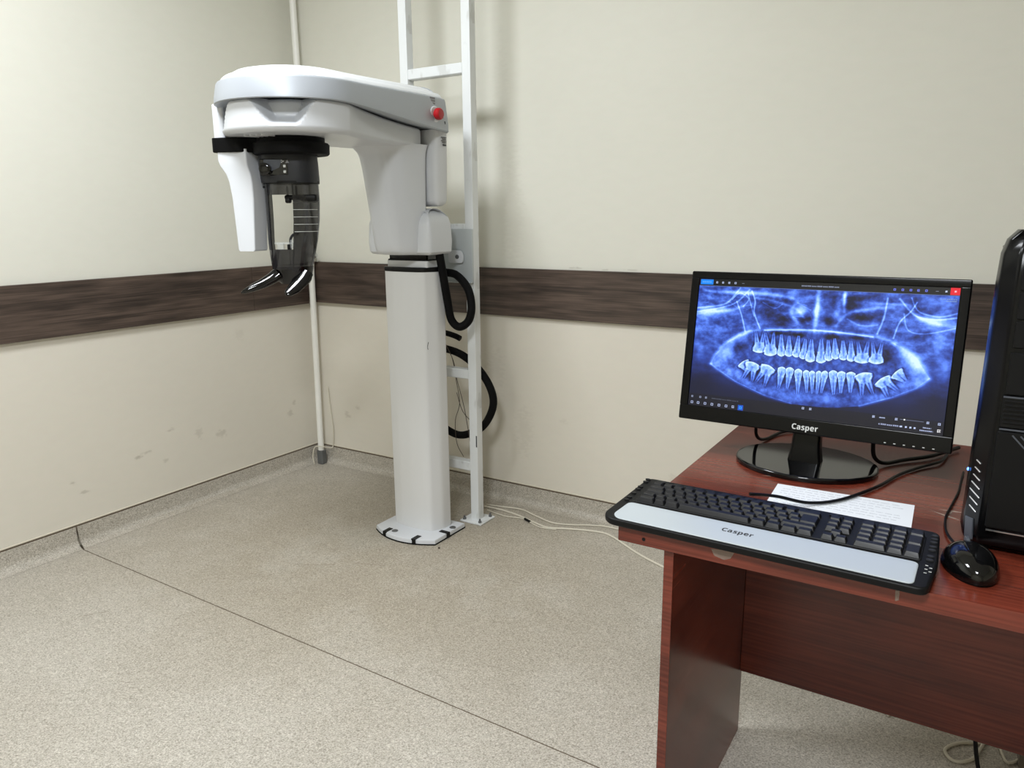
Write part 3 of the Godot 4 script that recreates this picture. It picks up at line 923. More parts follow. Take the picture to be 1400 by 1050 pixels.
func build_machine() -> void:
	var t := thing("dental_xray_machine", "white panoramic dental x-ray machine on a floor column with hanging chin support", "x-ray machine", Vector3(1.07, 0, 0.5))
	# base plate, bowed at the front, on a black rubber edge
	var bo := PackedVector2Array()
	for k in 13:
		var u = k / 12.0
		bo.append(Vector2(lerpf(-0.155, 0.155, u), 0.065 + 0.05 * (1.0 - pow(2 * u - 1, 2))))
	bo.append_array([Vector2(0.155, -0.14), Vector2(-0.155, -0.14)])
	var bp := part(t, "base_plate", prism(bo, 0.005, 0.022, 0.0, 0.005, 2), M.white)
	part(bp, "rubber_edge", prism(inset(bo, -0.002), 0.0, 0.005), M.rubber)
	for q in [[-0.075, 0.098, 0.0], [0.075, 0.098, 0.0], [0.152, -0.02, PI / 2]]:
		var clip = PackedVector3Array()
		clip.append_array(box(Vector3(0, 0.023, -0.014), Vector3(0.021, 0.002, 0.042), 0.0008, 1))
		clip.append_array(box(Vector3(0, 0.0125, 0.0055 if q[2] == 0.0 else 0.0065), Vector3(0.021, 0.022, 0.003), 0.0008, 1))
		part(bp, "clip", moved(clip, Transform3D(Basis(Vector3.UP, q[2]), Vector3(q[0], 0, q[1]))), M.black)
	for q in [[-0.045, 0.075], [0.14, -0.075], [-0.135, -0.06]]:
		part(bp, "screw", moved(lathe([Vector2(0.0135, 0.021), Vector2(0.0135, 0.0235), Vector2(0.009, 0.0255), Vector2(0.004, 0.0245)], 16), Transform3D(Basis(), Vector3(q[0], 0, q[1]))), M.bolt)
	# column
	var co := PackedVector2Array([Vector2(-0.118, -0.06), Vector2(-0.112, -0.005), Vector2(-0.06, 0.008), Vector2(0, 0.012), Vector2(0.06, 0.008), Vector2(0.088, 0.0), Vector2(0.116, -0.045), Vector2(0.118, -0.1), Vector2(-0.118, -0.1)])
	co = fillet(co, 0.012, 3)
	var col := part(t, "column", prism(co, 0.02, 1.083, 0.0, 0.0), M.column)
	part(col, "scuff", moved(tube(smooth_path([Vector3(0, 0, 0), Vector3(-0.002, 0.012, 0), Vector3(0.003, 0.03, 0)], 4), 0.0012, 5), Transform3D(Basis(), Vector3(0.094, 0.78, -0.008))), M.dark_print, "dark hairline scuff")
	part(col, "top_rim", prism(inset(co, -0.003), 1.08, 1.098, 0.004, 0.004), M.black)
	var inner := fillet(PackedVector2Array([Vector2(-0.1, -0.01), Vector2(0.1, -0.01), Vector2(0.1, -0.09), Vector2(-0.1, -0.09)]), 0.01, 3)
	part(t, "inner_column", prism(inner, 1.09, 1.122), M.white2)
	var bel := part(t, "bellows", prism(inset(inner, 0.002), 1.118, 1.128, 0.003, 0.003), M.black)
	part(bel, "fold", prism(inset(inner, 0.008), 1.126, 1.16), M.gloss_black)
	# carriage on the column
	var ca := fillet(PackedVector2Array([Vector2(-0.156, 0.03), Vector2(-0.135, 0.042), Vector2(0.135, 0.042), Vector2(0.156, 0.03), Vector2(0.157, -0.11), Vector2(-0.157, -0.11)]), 0.02, 4)
	var cr := []
	for q in [[1.146, 0.03], [1.149, 0.012], [1.158, 0.003], [1.2, 0.0], [1.26, 0.004], [1.285, 0.012], [1.3, 0.028], [1.312, 0.05], [1.318, 0.075]]:
		var o = inset(ca, q[1])
		var back = PackedVector3Array()
		for p in o:
			back.append(Vector3(p.x, q[0], p.y))
		cr.append(back)
	part(t, "carriage", loft(cr), M.white)
	# fixed C-arm: neck with a prow and the round-ended upper arm
	var arm := PackedVector3Array()
	var nk := []
	for q in [[1.148, 0.075, 0.9], [1.154, 0.094, 0.95], [1.166, 0.106, 0.98], [1.19, 0.112, 1.0], [1.3, 0.13, 1.0], [1.45, 0.156, 1.02], [1.5, 0.168, 1.04], [1.518, 0.178, 1.06], [1.532, 0.195, 1.1], [1.545, 0.22, 1.14]]:
		var z0: float = q[1]
		var w: float = q[2]
		var o = fillet(PackedVector2Array([Vector2(-0.052 * w, z0), Vector2(0.052 * w, z0), Vector2(0.1 * w, z0 - 0.06), Vector2(0.115 * w, -0.012), Vector2(-0.115 * w, -0.012), Vector2(-0.1 * w, z0 - 0.06)]), 0.024, 5)
		nk.append(ring_at(o, q[0]))
	arm.append_array(loft(nk))
	var bo2 := arm_outline(0.218, 0.118, 0.03, true)
	var br := []
	var lv := [[0.0, 0.02], [0.03, 0.009], [0.09, 0.002], [0.16, 0.0]]
	for k in 18:
		lv.append([0.2 + k * 0.04, 0.0])
	lv.append_array([[0.92, 0.002], [0.96, 0.006], [1.0, 0.014]])
	for L in lv:
		var o = inset(bo2, L[1])
		var ring = PackedVector3Array()
		for p in o:
			# grip scoop cut into both flanks near the round end
			var a = atan2(p.y - AX + 0.02, absf(p.x))
			var u = absf(a - 0.9) / 0.5
			var q = p
			var lim = 0.22 + 0.7 * smoothstep(0.3, 0.95, u)
			if u < 1.0:
				var c = Vector2(0, AX - 0.02)
				q = p + (c - p).normalized() * 0.06 * smoothstep(lim - 0.06, lim + 0.3, L[0]) * smoothstep(1.0, 0.8, u)
			var y = 1.535 + L[0] * (0.1 - 0.036 * smoothstep(0.6, -0.12, p.y))
			ring.append(Vector3(q.x, y, q.y))
		br.append(ring)
	arm.append_array(loft(br))
	part(t, "support_arm", arm, M.white)
	for k in 4:
		part(t, "vent_rib", box(Vector3(-0.03 + k * 0.022, 1.534, 0.655 - k * 0.003), Vector3(0.006, 0.006, 0.07), 0.001, 1), M.white2)
	# rotating arm: silver shell with a white lid
	var so := arm_outline(0.236, 0.18, -0.06)
	var sr := []
	for L in [[0.0, 0.075, 0.012], [0.0, 0.03, 0.004], [0.0, 0.004, 0.0], [0.04, 0.0, 0.0], [0.3, 0.001, 0.0], [0.9, 0.009, 0.0], [0.97, 0.012, 0.0], [1.0, 0.02, 0.0]]:
		var ring = PackedVector3Array()
		for p in inset(so, L[1]):
			var back = smoothstep(0.6, -0.12, p.y)
			var y0 = 1.627 - 0.036 * back
			var y1 = 1.692 + 0.018 * back
			ring.append(Vector3(p.x, lerpf(y0, y1, L[0]) + L[2], p.y))
		sr.append(ring)
	var sh_ := part(t, "rotating_arm", loft(sr), M.silver, "silver rotating arm shell")
	var lr := []
	for L in [[0.006, 0.0], [0.005, 0.004], [0.009, 0.012], [0.018, 0.019], [0.028, 0.022], [0.034, 0.023], [0.038, 0.028], [0.05, 0.035], [0.08, 0.041], [0.13, 0.045], [0.17, 0.046]]:
		var ring = PackedVector3Array()
		for p in inset(so, 0.017 + minf(L[0], 0.05)):
			var c = Vector2(0, clampf(p.y, 0.05, AX - 0.02))
			var q = p.lerp(c, clampf((L[0] - 0.05) / 0.2, 0, 1))
			var y1 = 1.69 + 0.018 * smoothstep(0.6, -0.12, p.y)
			ring.append(Vector3(q.x, y1 + L[1], q.y))
		lr.append(ring)
	part(sh_, "lid", loft(lr), M.cover, "white domed lid")
	# emergency stop on the rear flank of the shell
	var bt := part(t, "emergency_stop", moved(lathe([Vector2(0.028, -0.004), Vector2(0.028, 0.003), Vector2(0.0255, 0.005), Vector2(0.015, 0.004)], 24), Transform3D(Basis(Vector3.BACK, -PI / 2), Vector3(0.1835, 1.645, 0.025))), M.white2, "pale collar with a red stop button")
	part(bt, "button", moved(lathe([Vector2(0.012, 0.0), Vector2(0.012, 0.01), Vector2(0.0195, 0.012), Vector2(0.021, 0.018), Vector2(0.02, 0.027), Vector2(0.016, 0.031), Vector2(0.006, 0.032)], 24), Transform3D(Basis(Vector3.BACK, -PI / 2), Vector3(0.1835, 1.645, 0.025))), M.red, "red mushroom button")
	for k in 3:
		part(sh_, "printed_symbol", box(Vector3(0.181, 1.7 - k * 0.009, 0.03), Vector3(0.001, 0.006, 0.028)), M.grey_print)
	part(sh_, "printed_symbol", box(Vector3(0.181, 1.642, -0.028), Vector3(0.001, 0.012, 0.006)), M.dark_print)
	part(sh_, "printed_symbol", box(Vector3(0.181, 1.622, -0.034), Vector3(0.001, 0.01, 0.018)), M.dark_print)
	# tube head hanging from the rear of the rotating arm
	var th := []
	var tho := fillet(PackedVector2Array([Vector2(-0.16, -0.016), Vector2(0.16, -0.016), Vector2(0.166, -0.088), Vector2(-0.166, -0.088)]), 0.03, 5)
	for L in [[1.326, 0.035], [1.329, 0.022], [1.337, 0.011], [1.35, 0.006], [1.45, 0.003], [1.6, 0.0]]:
		th.append(ring_at(inset(tho, L[1]), L[0]))
	var thp := part(t, "tube_head", loft(th), M.white2)
	for k in 4:
		part(thp, "printed_line", box(Vector3(0.1655, 1.573 - k * 0.006, -0.05 - 0.003 * (k % 2)), Vector3(0.0012, 0.0028, 0.032 - 0.008 * (k % 2))), M.dark_print)
	part(thp, "printed_line", box(Vector3(0.1655, 1.546, -0.054), Vector3(0.0012, 0.006, 0.02)), M.dark_print)
	# sensor head hanging from the front of the rotating arm
	var flat2 := func(pts: Array, r: float):
		var o := PackedVector2Array()
		for q in pts:
			var w: Vector3 = chin(q[0], 0, q[1])
			o.append(Vector2(w.x, w.z))
		return fillet(o, r, 4)
	part(t, "sensor_bracket", prism(flat2.call([[-0.245, 0.0], [-0.205, 0.01], [-0.2, -0.06], [-0.235, -0.07]], 0.01), 1.53, 1.64, 0.002, 0.004), M.white)
	part(t, "sensor_collar", prism(flat2.call([[-0.238, 0.045], [-0.15, 0.065], [-0.11, 0.04], [-0.06, 0.05], [-0.06, -0.03], [-0.225, -0.05]], 0.014), 1.49, 1.534, 0.004, 0.003), M.black_matte, "black collar above the sensor")
	var sn := []
	for q in [[1.5, -0.221, -0.128], [1.465, -0.221, -0.128], [1.45, -0.216, -0.127], [1.425, -0.2, -0.119], [1.4, -0.192, -0.116], [1.35, -0.186, -0.115], [1.19, -0.18, -0.124], [1.185, -0.177, -0.127]]:
		sn.append(ring_at(flat2.call([[q[1], 0.045], [q[2], 0.055], [q[2] + 0.024, -0.005], [q[1] + 0.03, -0.015]], 0.005), q[0]))
	var snp := part(t, "sensor_head", loft(sn), M.white)
	part(snp, "screw", moved(lathe([Vector2(0.004, 0), Vector2(0.004, 0.002), Vector2(0.001, 0.0025)], 10), Transform3D(Basis(Vector3.UP, deg_to_rad(10)) * Basis(Vector3.BACK, -PI / 2), chin(-0.092, 1.385, 0.02))), M.dark_print)
	# black disc that carries the chin support
	part(t, "mounting_disc", moved(lathe([Vector2(0.1, 1.482), Vector2(0.114, 1.483), Vector2(0.118, 1.487), Vector2(0.119, 1.515), Vector2(0.115, 1.519), Vector2(0.105, 1.52), Vector2(0.105, 1.54)], 40), Transform3D(Basis(), Vector3(0, 0, AX))), M.black_matte, "black mounting disc")
	part(t, "disc_bridge", box(chin(-0.09, 1.508, 0.0), Vector3(0.07, 0.026, 0.07), 0.004), M.black_matte)
	build_chin_support(t)
	# black corrugated sleeve looping from the carriage to the ladder plate
	var sl := [Vector3(0.128, 1.165, -0.05), Vector3(0.136, 1.08, -0.06), Vector3(0.138, 0.96, -0.085), Vector3(0.143, 0.89, -0.1), Vector3(0.17, 0.862, -0.115), Vector3(0.2, 0.885, -0.135), Vector3(0.209, 0.94, -0.145), Vector3(0.186, 1.01, -0.155), Vector3(0.13, 1.06, -0.16), Vector3(0.08, 1.07, -0.155)]
	part(t, "cable_sleeve", tube(smooth_path(sl, 8), 0.016, 12), M.rubber, "black cable sleeve looped beside the column")

func chin(s: float, y: float, n: float) -> Vector3:
	# frame of the chin support: s sideways, n towards the patient's side
	return Vector3(0.85 * s + 0.53 * n, y, AX - 0.53 * s + 0.85 * n)

# a curved wall: angles a0..a1 on an ellipse that changes with height, given thickness
func shell_sector(levels: Array, a0: float, a1: float, th: float, n := 12) -> PackedVector3Array:
	var rings := []
	for L in levels:      # [y, rs, rn, cs, a0 offset, a1 offset]
		var ring = PackedVector3Array()
		var b0: float = a0 + (L[4] if L.size() > 4 else 0.0)
		var b1: float = a1 + (L[5] if L.size() > 5 else 0.0)
		for k in n + 1:
			var a = lerpf(b0, b1, float(k) / n)
			ring.append(chin(L[3] + L[1] * cos(a), L[0], L[2] * sin(a)))
		for k in n + 1:
			var a = lerpf(b1, b0, float(k) / n)
			ring.append(chin(L[3] + (L[1] - th) * cos(a), L[0], (L[2] - th) * sin(a)))
		rings.append(ring)
	var t := loft(rings, false, false)
	for e in 2:                     # strip caps
		var r: PackedVector3Array = rings[0] if e == 0 else rings[-1]
		var m = r.size()
		for k in n:
			var q = [r[k], r[k + 1], r[m - 2 - k], r[k], r[m - 2 - k], r[m - 1 - k]]
			if e == 1:
				q = [q[0], q[2], q[1], q[3], q[5], q[4]]
			t.append_array(q)
	return sig(t)

func build_chin_support(t: Node3D) -> void:
	# upper housing
	var hs := []
	for L in [[1.484, 0.09, 0.066, -0.013], [1.45, 0.091, 0.068, -0.012], [1.41, 0.09, 0.068, -0.01], [1.397, 0.089, 0.067, -0.009]]:
		var ring = PackedVector3Array()
		for k in 36:
			var a = TAU * k / 36
			ring.append(chin(L[3] + L[1] * signf(cos(a)) * pow(absf(cos(a)), 0.75), L[0], L[2] * signf(sin(a)) * pow(absf(sin(a)), 0.75)))
		hs.append(ring)
	var housing := part(t, "chin_housing", loft(hs), M.chin_grey, "dark grey control housing")
	# recessed control panel with a knob, two buttons and printed signs
	var pv := Transform3D(Basis(Vector3(0.85, 0, -0.53), Vector3.UP, Vector3(0.53, 0, 0.85)), chin(0, 0, 0))
	part(housing, "control_panel", moved(box(Vector3(-0.04, 1.443, 0.066), Vector3(0.088, 0.05, 0.006), 0.003, 1), pv), M.gloss_black)
	part(housing, "panel_inlay", moved(moved(prism(fillet(PackedVector2Array([Vector2(-0.07, -0.466), Vector2(-0.012, -0.466), Vector2(-0.022, -0.442), Vector2(-0.05, -0.43), Vector2(-0.07, -0.428)]), 0.004), 0, 0.002), Transform3D(Basis(Vector3.RIGHT, PI / 2), Vector3(0, 1.0, 0.0685))), pv), M.panel_grey)
	part(housing, "knob", moved(moved(lathe([Vector2(0.018, 0.0), Vector2(0.018, 0.018), Vector2(0.013, 0.021), Vector2(0.004, 0.021)], 20), Transform3D(Basis(Vector3.RIGHT, PI / 2), Vector3(-0.064, 1.438, 0.066))), pv), M.gloss_black)
	for k in 2:
		part(housing, "push_button", moved(box(Vector3(-0.006, 1.446 - k * 0.0165, 0.0695), Vector3(0.008, 0.008, 0.003), 0.001, 1), pv), M.pale_print)
	for k in 3:
		part(housing, "printed_sign", moved(box(Vector3(-0.0135 + (k % 2) * 0.005, 1.463 - k * 0.0028, 0.0712), Vector3(0.004, 0.002, 0.0006)), pv), M.pale_print)
	part(housing, "printed_sign", moved(moved(prism(PackedVector2Array([Vector2(0.0, 0.006), Vector2(0.006, -0.004), Vector2(-0.006, -0.004)]), 0, 0.0006), Transform3D(Basis(Vector3.RIGHT, -PI / 2), Vector3(0.0035, 1.459, 0.0692))), pv), M.grey_print)
	part(housing, "lower_lip", shell_sector([[1.402, 0.088, 0.07, -0.007], [1.394, 0.088, 0.07, -0.007]], 0.0, TAU, 0.01, 32), M.black)
	# smoked plastic shroud: wide right side with height marks, slim left side, cross band above the opening
	var lv := [[1.395, 0.086, 0.066, -0.008], [1.34, 0.086, 0.066, -0.007], [1.28, 0.084, 0.064, -0.009], [1.22, 0.08, 0.06, -0.014], [1.17, 0.073, 0.055, -0.019], [1.12, 0.063, 0.05, -0.023]]
	var rp := part(t, "right_shroud", shell_sector(lv, -0.5, 1.36, 0.004, 16), M.smoke, "smoked plastic side with white height lines")
	for k in 5:
		var y = 1.3375 - k * 0.0228
		var f = (1.395 - y) / 0.23
		var rs = 0.0865 - 0.004 * f
		part(rp, "height_line", shell_sector([[y, rs + 0.0008, 0.0668 - 0.0035 * f, -0.008], [y - 0.0014, rs + 0.0008, 0.0668 - 0.0035 * f, -0.008]], 0.25, 1.36, 0.001, 10), M.pale_print)
	part(t, "left_shroud", shell_sector(lv, 2.45, 3.6, 0.004, 10), M.smoke, "smoked plastic side")
	part(t, "shroud_band", shell_sector([[1.395, 0.085, 0.064, -0.008], [1.36, 0.085, 0.064, -0.008]], 1.3, 2.6, 0.004, 10), M.smoke)
	# temple rest in the opening
	var tr := PackedVector3Array()
	tr.append_array(moved(box(Vector3(0.01, 1.352, 0.035), Vector3(0.06, 0.016, 0.03), 0.006), pv))
	tr.append_array(moved(box(Vector3(0.055, 1.35, 0.03), Vector3(0.055, 0.022, 0.04), 0.008), pv))
	tr.append_array(moved(box(Vector3(-0.008, 1.342, 0.045), Vector3(0.018, 0.016, 0.02), 0.005), pv))
	for x in [-0.012, 0.016]:
		tr.append_array(moved(box(Vector3(x, 1.372, 0.035), Vector3(0.006, 0.03, 0.008), 0.002), pv))
	part(t, "temple_rest", tr, M.black, "black temple rest arm")
	# lower bowl and black foot
	part(t, "chin_bowl", shell_sector([[1.19, 0.074, 0.056, -0.016], [1.15, 0.07, 0.053, -0.02], [1.125, 0.066, 0.05, -0.022]], 1.3, 2.7, 0.003, 12), M.smoke)
	var ft := []
	for L in [[1.134, 0.067, 0.051, -0.021], [1.11, 0.061, 0.046, -0.02], [1.088, 0.054, 0.042, -0.018], [1.078, 0.046, 0.036, -0.016]]:
		var ring = PackedVector3Array()
		for k in 28:
			var a = TAU * k / 28
			ring.append(chin(L[3] + L[1] * cos(a), L[0], L[2] * sin(a)))
		ft.append(ring)
	part(t, "chin_foot", loft(ft), M.gloss_black, "glossy black foot of the chin support")
	# clear bite block holder with a hooked rod
	var bb := PackedVector3Array()
	bb.append_array(moved(box(Vector3(-0.05, 1.196, 0.02), Vector3(0.022, 0.024, 0.016), 0.002), pv))
	bb.append_array(moved(box(Vector3(-0.008, 1.205, 0.02), Vector3(0.018, 0.03, 0.016), 0.002), pv))
	bb.append_array(moved(box(Vector3(-0.034, 1.208, 0.02), Vector3(0.07, 0.007, 0.014), 0.002), pv))
	var bbp := part(t, "bite_holder", bb, M.clear, "clear plastic bite holder")
	part(bbp, "hook", moved(tube(smooth_path([Vector3(-0.018, 1.2, 0.02), Vector3(-0.017, 1.222, 0.02), Vector3(-0.006, 1.236, 0.02), Vector3(0.01, 1.237, 0.02)], 6), 0.0042, 8), pv), M.chin_grey)
	part(bbp, "pin", moved(rod(Vector3(-0.022, 1.195, 0.022), Vector3(-0.02, 1.135, 0.03), 0.0014, 6), pv), M.chrome)
	part(bbp, "block", moved(box(Vector3(-0.022, 1.196, 0.02), Vector3(0.012, 0.018, 0.012), 0.002), pv), M.black)
	# two wing shaped handles
	for w in [[[Vector3(-0.062, 1.112, 0.03), 0.022, 0.014], [Vector3(-0.08, 1.098, 0.04), 0.02, 0.012], [Vector3(-0.105, 1.083, 0.055), 0.017, 0.012], [Vector3(-0.135, 1.07, 0.07), 0.013, 0.011], [Vector3(-0.16, 1.059, 0.082), 0.007, 0.008], [Vector3(-0.168, 1.055, 0.086), 0.002, 0.003]],
		[[Vector3(0.03, 1.115, 0.025), 0.022, 0.014], [Vector3(0.022, 1.098, 0.038), 0.025, 0.013], [Vector3(0.01, 1.082, 0.055), 0.024, 0.011], [Vector3(-0.004, 1.066, 0.072), 0.021, 0.009], [Vector3(-0.018, 1.053, 0.087), 0.014, 0.006], [Vector3(-0.024, 1.048, 0.093), 0.004, 0.002]]]:
		var rings = []
		for i in w.size():
			var p: Vector3 = w[i][0]
			var d: Vector3 = (w[mini(i + 1, w.size() - 1)][0] - w[maxi(i - 1, 0)][0]).normalized()
			var side = d.cross(Vector3(0, 0.5, 1)).normalized()
			var up = d.cross(side)
			var ring = PackedVector3Array()
			for k in 16:
				var a = TAU * k / 16
				ring.append(pv * (p + side * cos(a) * w[i][1] + up * sin(a) * w[i][2]))
			rings.append(ring)
		part(t, "handle", loft(rings), M.smoke_dark, "glossy smoked handle")

func build_pipe_and_cables() -> void:
	var t := thing("wall_pipe", "white plastic pipe with a valve standing in the room corner", "pipe", Vector3(0.062, 0, 0.045))
	part(t, "lower_pipe", rod(Vector3(0, 0.07, 0), Vector3(0.014, 1.075, 0), 0.0155, 16), M.pipe)
	part(t, "upper_pipe", rod(Vector3(0.014, 1.1, 0), Vector3(0.0, 2.8, 0), 0.0155, 16), M.pipe)
	var vb := part(t, "valve", moved(lathe([Vector2(0.019, 1.07), Vector2(0.022, 1.073), Vector2(0.022, 1.082), Vector2(0.018, 1.084), Vector2(0.018, 1.11), Vector2(0.021, 1.112), Vector2(0.02, 1.135), Vector2(0.0165, 1.15)], 18), Transform3D(Basis(), Vector3(0.014, 0, 0))), M.pipe)
	part(vb, "tap", moved(lathe([Vector2(0.006, 0), Vector2(0.006, 0.02), Vector2(0.014, 0.022), Vector2(0.015, 0.032), Vector2(0.008, 0.036)], 14), Transform3D(Basis(Vector3.BACK, -PI / 2 + 0.2), Vector3(0.024, 1.1, 0.008))), M.chrome)
	part(t, "collar", moved(lathe([Vector2(0.018, 0.04), Vector2(0.018, 0.06)], 16), Transform3D(Basis(), Vector3.ZERO)), M.pipe)
	part(t, "foot_wrap", prism(fillet(PackedVector2Array([Vector2(-0.019, -0.017), Vector2(0.021, -0.019), Vector2(0.023, 0.018), Vector2(-0.017, 0.019)]), 0.008, 3), 0.0, 0.075, 0.003, 0.003, 1), M.lead, "crumpled dark lead wrap")
	single("thin_cable", tube(smooth_path([Vector3(0.105, 0.42, 0.012), Vector3(0.115, 0.3, 0.012), Vector3(0.128, 0.2, 0.014), Vector3(0.125, 0.13, 0.016), Vector3(0.118, 0.09, 0.02), Vector3(0.1, 0.105, 0.07), Vector3(0.06, 0.1, 0.085), Vector3(0.045, 0.05, 0.09), Vector3(0.052, 0.006, 0.09)], 8), 0.0028, 8), M.cable_white, "thin white cable hanging beside the corner pipe", "cable")
	# black coil hanging between the ladder and the wall
	var loop_ := []
	for q in [[0.93, 0.72], [1.02, 0.73], [1.13, 0.712], [1.22, 0.66], [1.285, 0.58], [1.298, 0.5], [1.25, 0.41], [1.17, 0.36], [1.1, 0.348], [1.02, 0.38], [0.95, 0.45]]:
		loop_.append(Vector3(q[0] - 0.03, q[1], 0.195))
	single("cable_coil", tube(smooth_path(loop_, 8), 0.0165, 12), M.rubber, "big black corrugated hose loop behind ladder frame near floor", "hose")
	single("hose_end", tube(smooth_path([Vector3(0.97, 0.795, 0.21), Vector3(1.04, 0.803, 0.225), Vector3(1.1, 0.795, 0.23), Vector3(1.13, 0.785, 0.23)], 6), 0.012, 12), M.rubber, "short black hose end poking out beside the column", "hose")
	var wires := [[[1.02, 0.78], [1.07, 0.7], [1.09, 0.6], [1.105, 0.5], [1.08, 0.42], [1.085, 0.32], [1.12, 0.262]], [[1.025, 0.78], [1.08, 0.69], [1.1, 0.6], [1.13, 0.5], [1.15, 0.4], [1.165, 0.31], [1.175, 0.262]], [[1.1, 0.55], [1.13, 0.47], [1.19, 0.42], [1.21, 0.4]]]
	var wire_labels := ["thin brown wire in the ladder frame hanging closest to the column", "thin brown wire in the ladder frame reaching its lowest rung near upright", "short thin brown wire slanting to the ladder's right upright"]
	for i in 3:
		var p := []
		for q in wires[i]:
			p.append(Vector3(q[0] + 0.01, q[1], 0.225 + 0.006 * i))
		single("hanging_wire", tube(smooth_path(p, 6), 0.0014, 6), M.wire, wire_labels[i], "wire", "wires inside the ladder frame")
	# pale cables on the floor by the skirting
	var g := "pale cables on the floor"
	single("floor_cable", tube(smooth_path([Vector3(1.16, 0.004, 0.1), Vector3(1.24, 0.004, 0.085), Vector3(1.33, 0.004, 0.07), Vector3(1.42, 0.004, 0.1), Vector3(1.52, 0.004, 0.13), Vector3(1.6, 0.004, 0.11), Vector3(1.68, 0.004, 0.07), Vector3(1.8, 0.004, 0.05), Vector3(2.3, 0.004, 0.1), Vector3(2.7, 0.004, 0.3), Vector3(3.0, 0.004, 0.6)], 8), 0.0033, 8), M.cable_white, "pale cable on the floor running closest to back skirting", "cable", g)
	single("floor_cable", tube(smooth_path([Vector3(1.17, 0.0085, 0.13), Vector3(1.27, 0.004, 0.12), Vector3(1.37, 0.004, 0.14), Vector3(1.46, 0.004, 0.17), Vector3(1.53, 0.004, 0.185), Vector3(1.62, 0.004, 0.15), Vector3(1.72, 0.004, 0.12), Vector3(1.8, 0.004, 0.13), Vector3(2.0, 0.004, 0.25), Vector3(2.4, 0.004, 0.42), Vector3(2.7, 0.004, 0.62), Vector3(2.9, 0.004, 0.8)], 8), 0.004, 8), M.cable_white, "pale cable on the floor curving under the desk corner", "cable", g)
	var c3 := thing("floor_cable", "thin tan cable with a small black joint near ladder foot", "cable", Vector3.ZERO, g)
	part(c3, "lead", tube(smooth_path([Vector3(1.2, 0.0035, 0.15), Vector3(1.26, 0.0035, 0.165), Vector3(1.32, 0.0035, 0.17), Vector3(1.38, 0.0035, 0.155), Vector3(1.44, 0.0035, 0.175), Vector3(1.5, 0.0035, 0.198), Vector3(1.57, 0.0035, 0.185)], 8), 0.0024, 8), M.cable_white)
	part(c3, "joint", rod(Vector3(1.4, 0.006, 0.158), Vector3(1.435, 0.006, 0.174), 0.0052, 8), M.black)
	single("floor_pebble", moved(lathe([Vector2(0.004, 0), Vector2(0.005, 0.003), Vector2(0.002, 0.006)], 7), Transform3D(Basis(), Vector3(1.256, 0, 0.58))), M.wire, "tiny dark crumb lying before the machine base", "crumb")

# ------------------------------------------------------------------ desk
const DY := 0.74

func build_desk() -> void:
	var t := thing("desk", "dark red mahogany laminate office desk with a panel leg", "desk", Vector3(2.474, 0, 1.607))
	# local: x to the right, z negative to the rear
	part(t, "desktop", box(Vector3(0.725, DY - 0.0155, -0.434), Vector3(1.45, 0.031, 0.868), 0.002, 2), M.desk)
	part(t, "side_panel", box(Vector3(0.093, 0.3545, -0.283), Vector3(0.018, 0.709, 0.54), 0.001, 1), M.desk)
	part(t, "side_panel", box(Vector3(1.357, 0.3545, -0.283), Vector3(0.018, 0.709, 0.54), 0.001, 1), M.desk)
	part(t, "modesty_panel", box(Vector3(0.725, 0.444, -0.543), Vector3(1.245, 0.53, 0.018), 0.001, 1), M.desk)
	for q in [[0.05, -0.018]]:
		part(t, "screw_hole", moved(lathe([Vector2(0.0035, 0), Vector2(0.0035, 0.0006)], 10), Transform3D(Basis(Vector3.RIGHT, PI / 2), Vector3(q[0], DY + q[1], 0.0))), M.black)
	# torn sticker and old tape left on the wood
	part(t, "torn_sticker", moved(sheet(PackedVector2Array([Vector2(0, 0.002), Vector2(0.018, 0.0), Vector2(0.04, -0.001), Vector2(0.034, 0.012), Vector2(0.022, 0.017), Vector2(0.006, 0.013)]), 0.0), Transform3D(Basis(Vector3.RIGHT, PI / 2), Vector3(0.172, DY - 0.005, 0.0))), M.tape)
	part(t, "tape_scrap", moved(sheet(PackedVector2Array([Vector2(0, 0), Vector2(0.006, 0), Vector2(0.006, 0.02), Vector2(0.001, 0.022)]), 0.0), Transform3D(Basis(Vector3.RIGHT, PI / 2), Vector3(0.455, DY - 0.003, 0.0))), M.tape)
	for q in [[0.155, -0.4, 0.05, 0.3], [0.2, -0.41, 0.03, -0.2], [0.48, -0.36, 0.055, -0.5], [0.49, -0.375, 0.045, 0.1], [0.505, -0.35, 0.03, 1.3], [0.11, -0.62, 0.012, 0.0]]:
		var o = PackedVector2Array([Vector2(0, 0), Vector2(q[2] * 0.5, -0.003), Vector2(q[2], 0.0), Vector2(q[2] * 0.6, 0.003)])
		part(t, "tape_scrap", moved(sheet(o, 0.0), Transform3D(Basis(Vector3.UP, q[3]), Vector3(q[0], DY, q[1]))), M.tape)

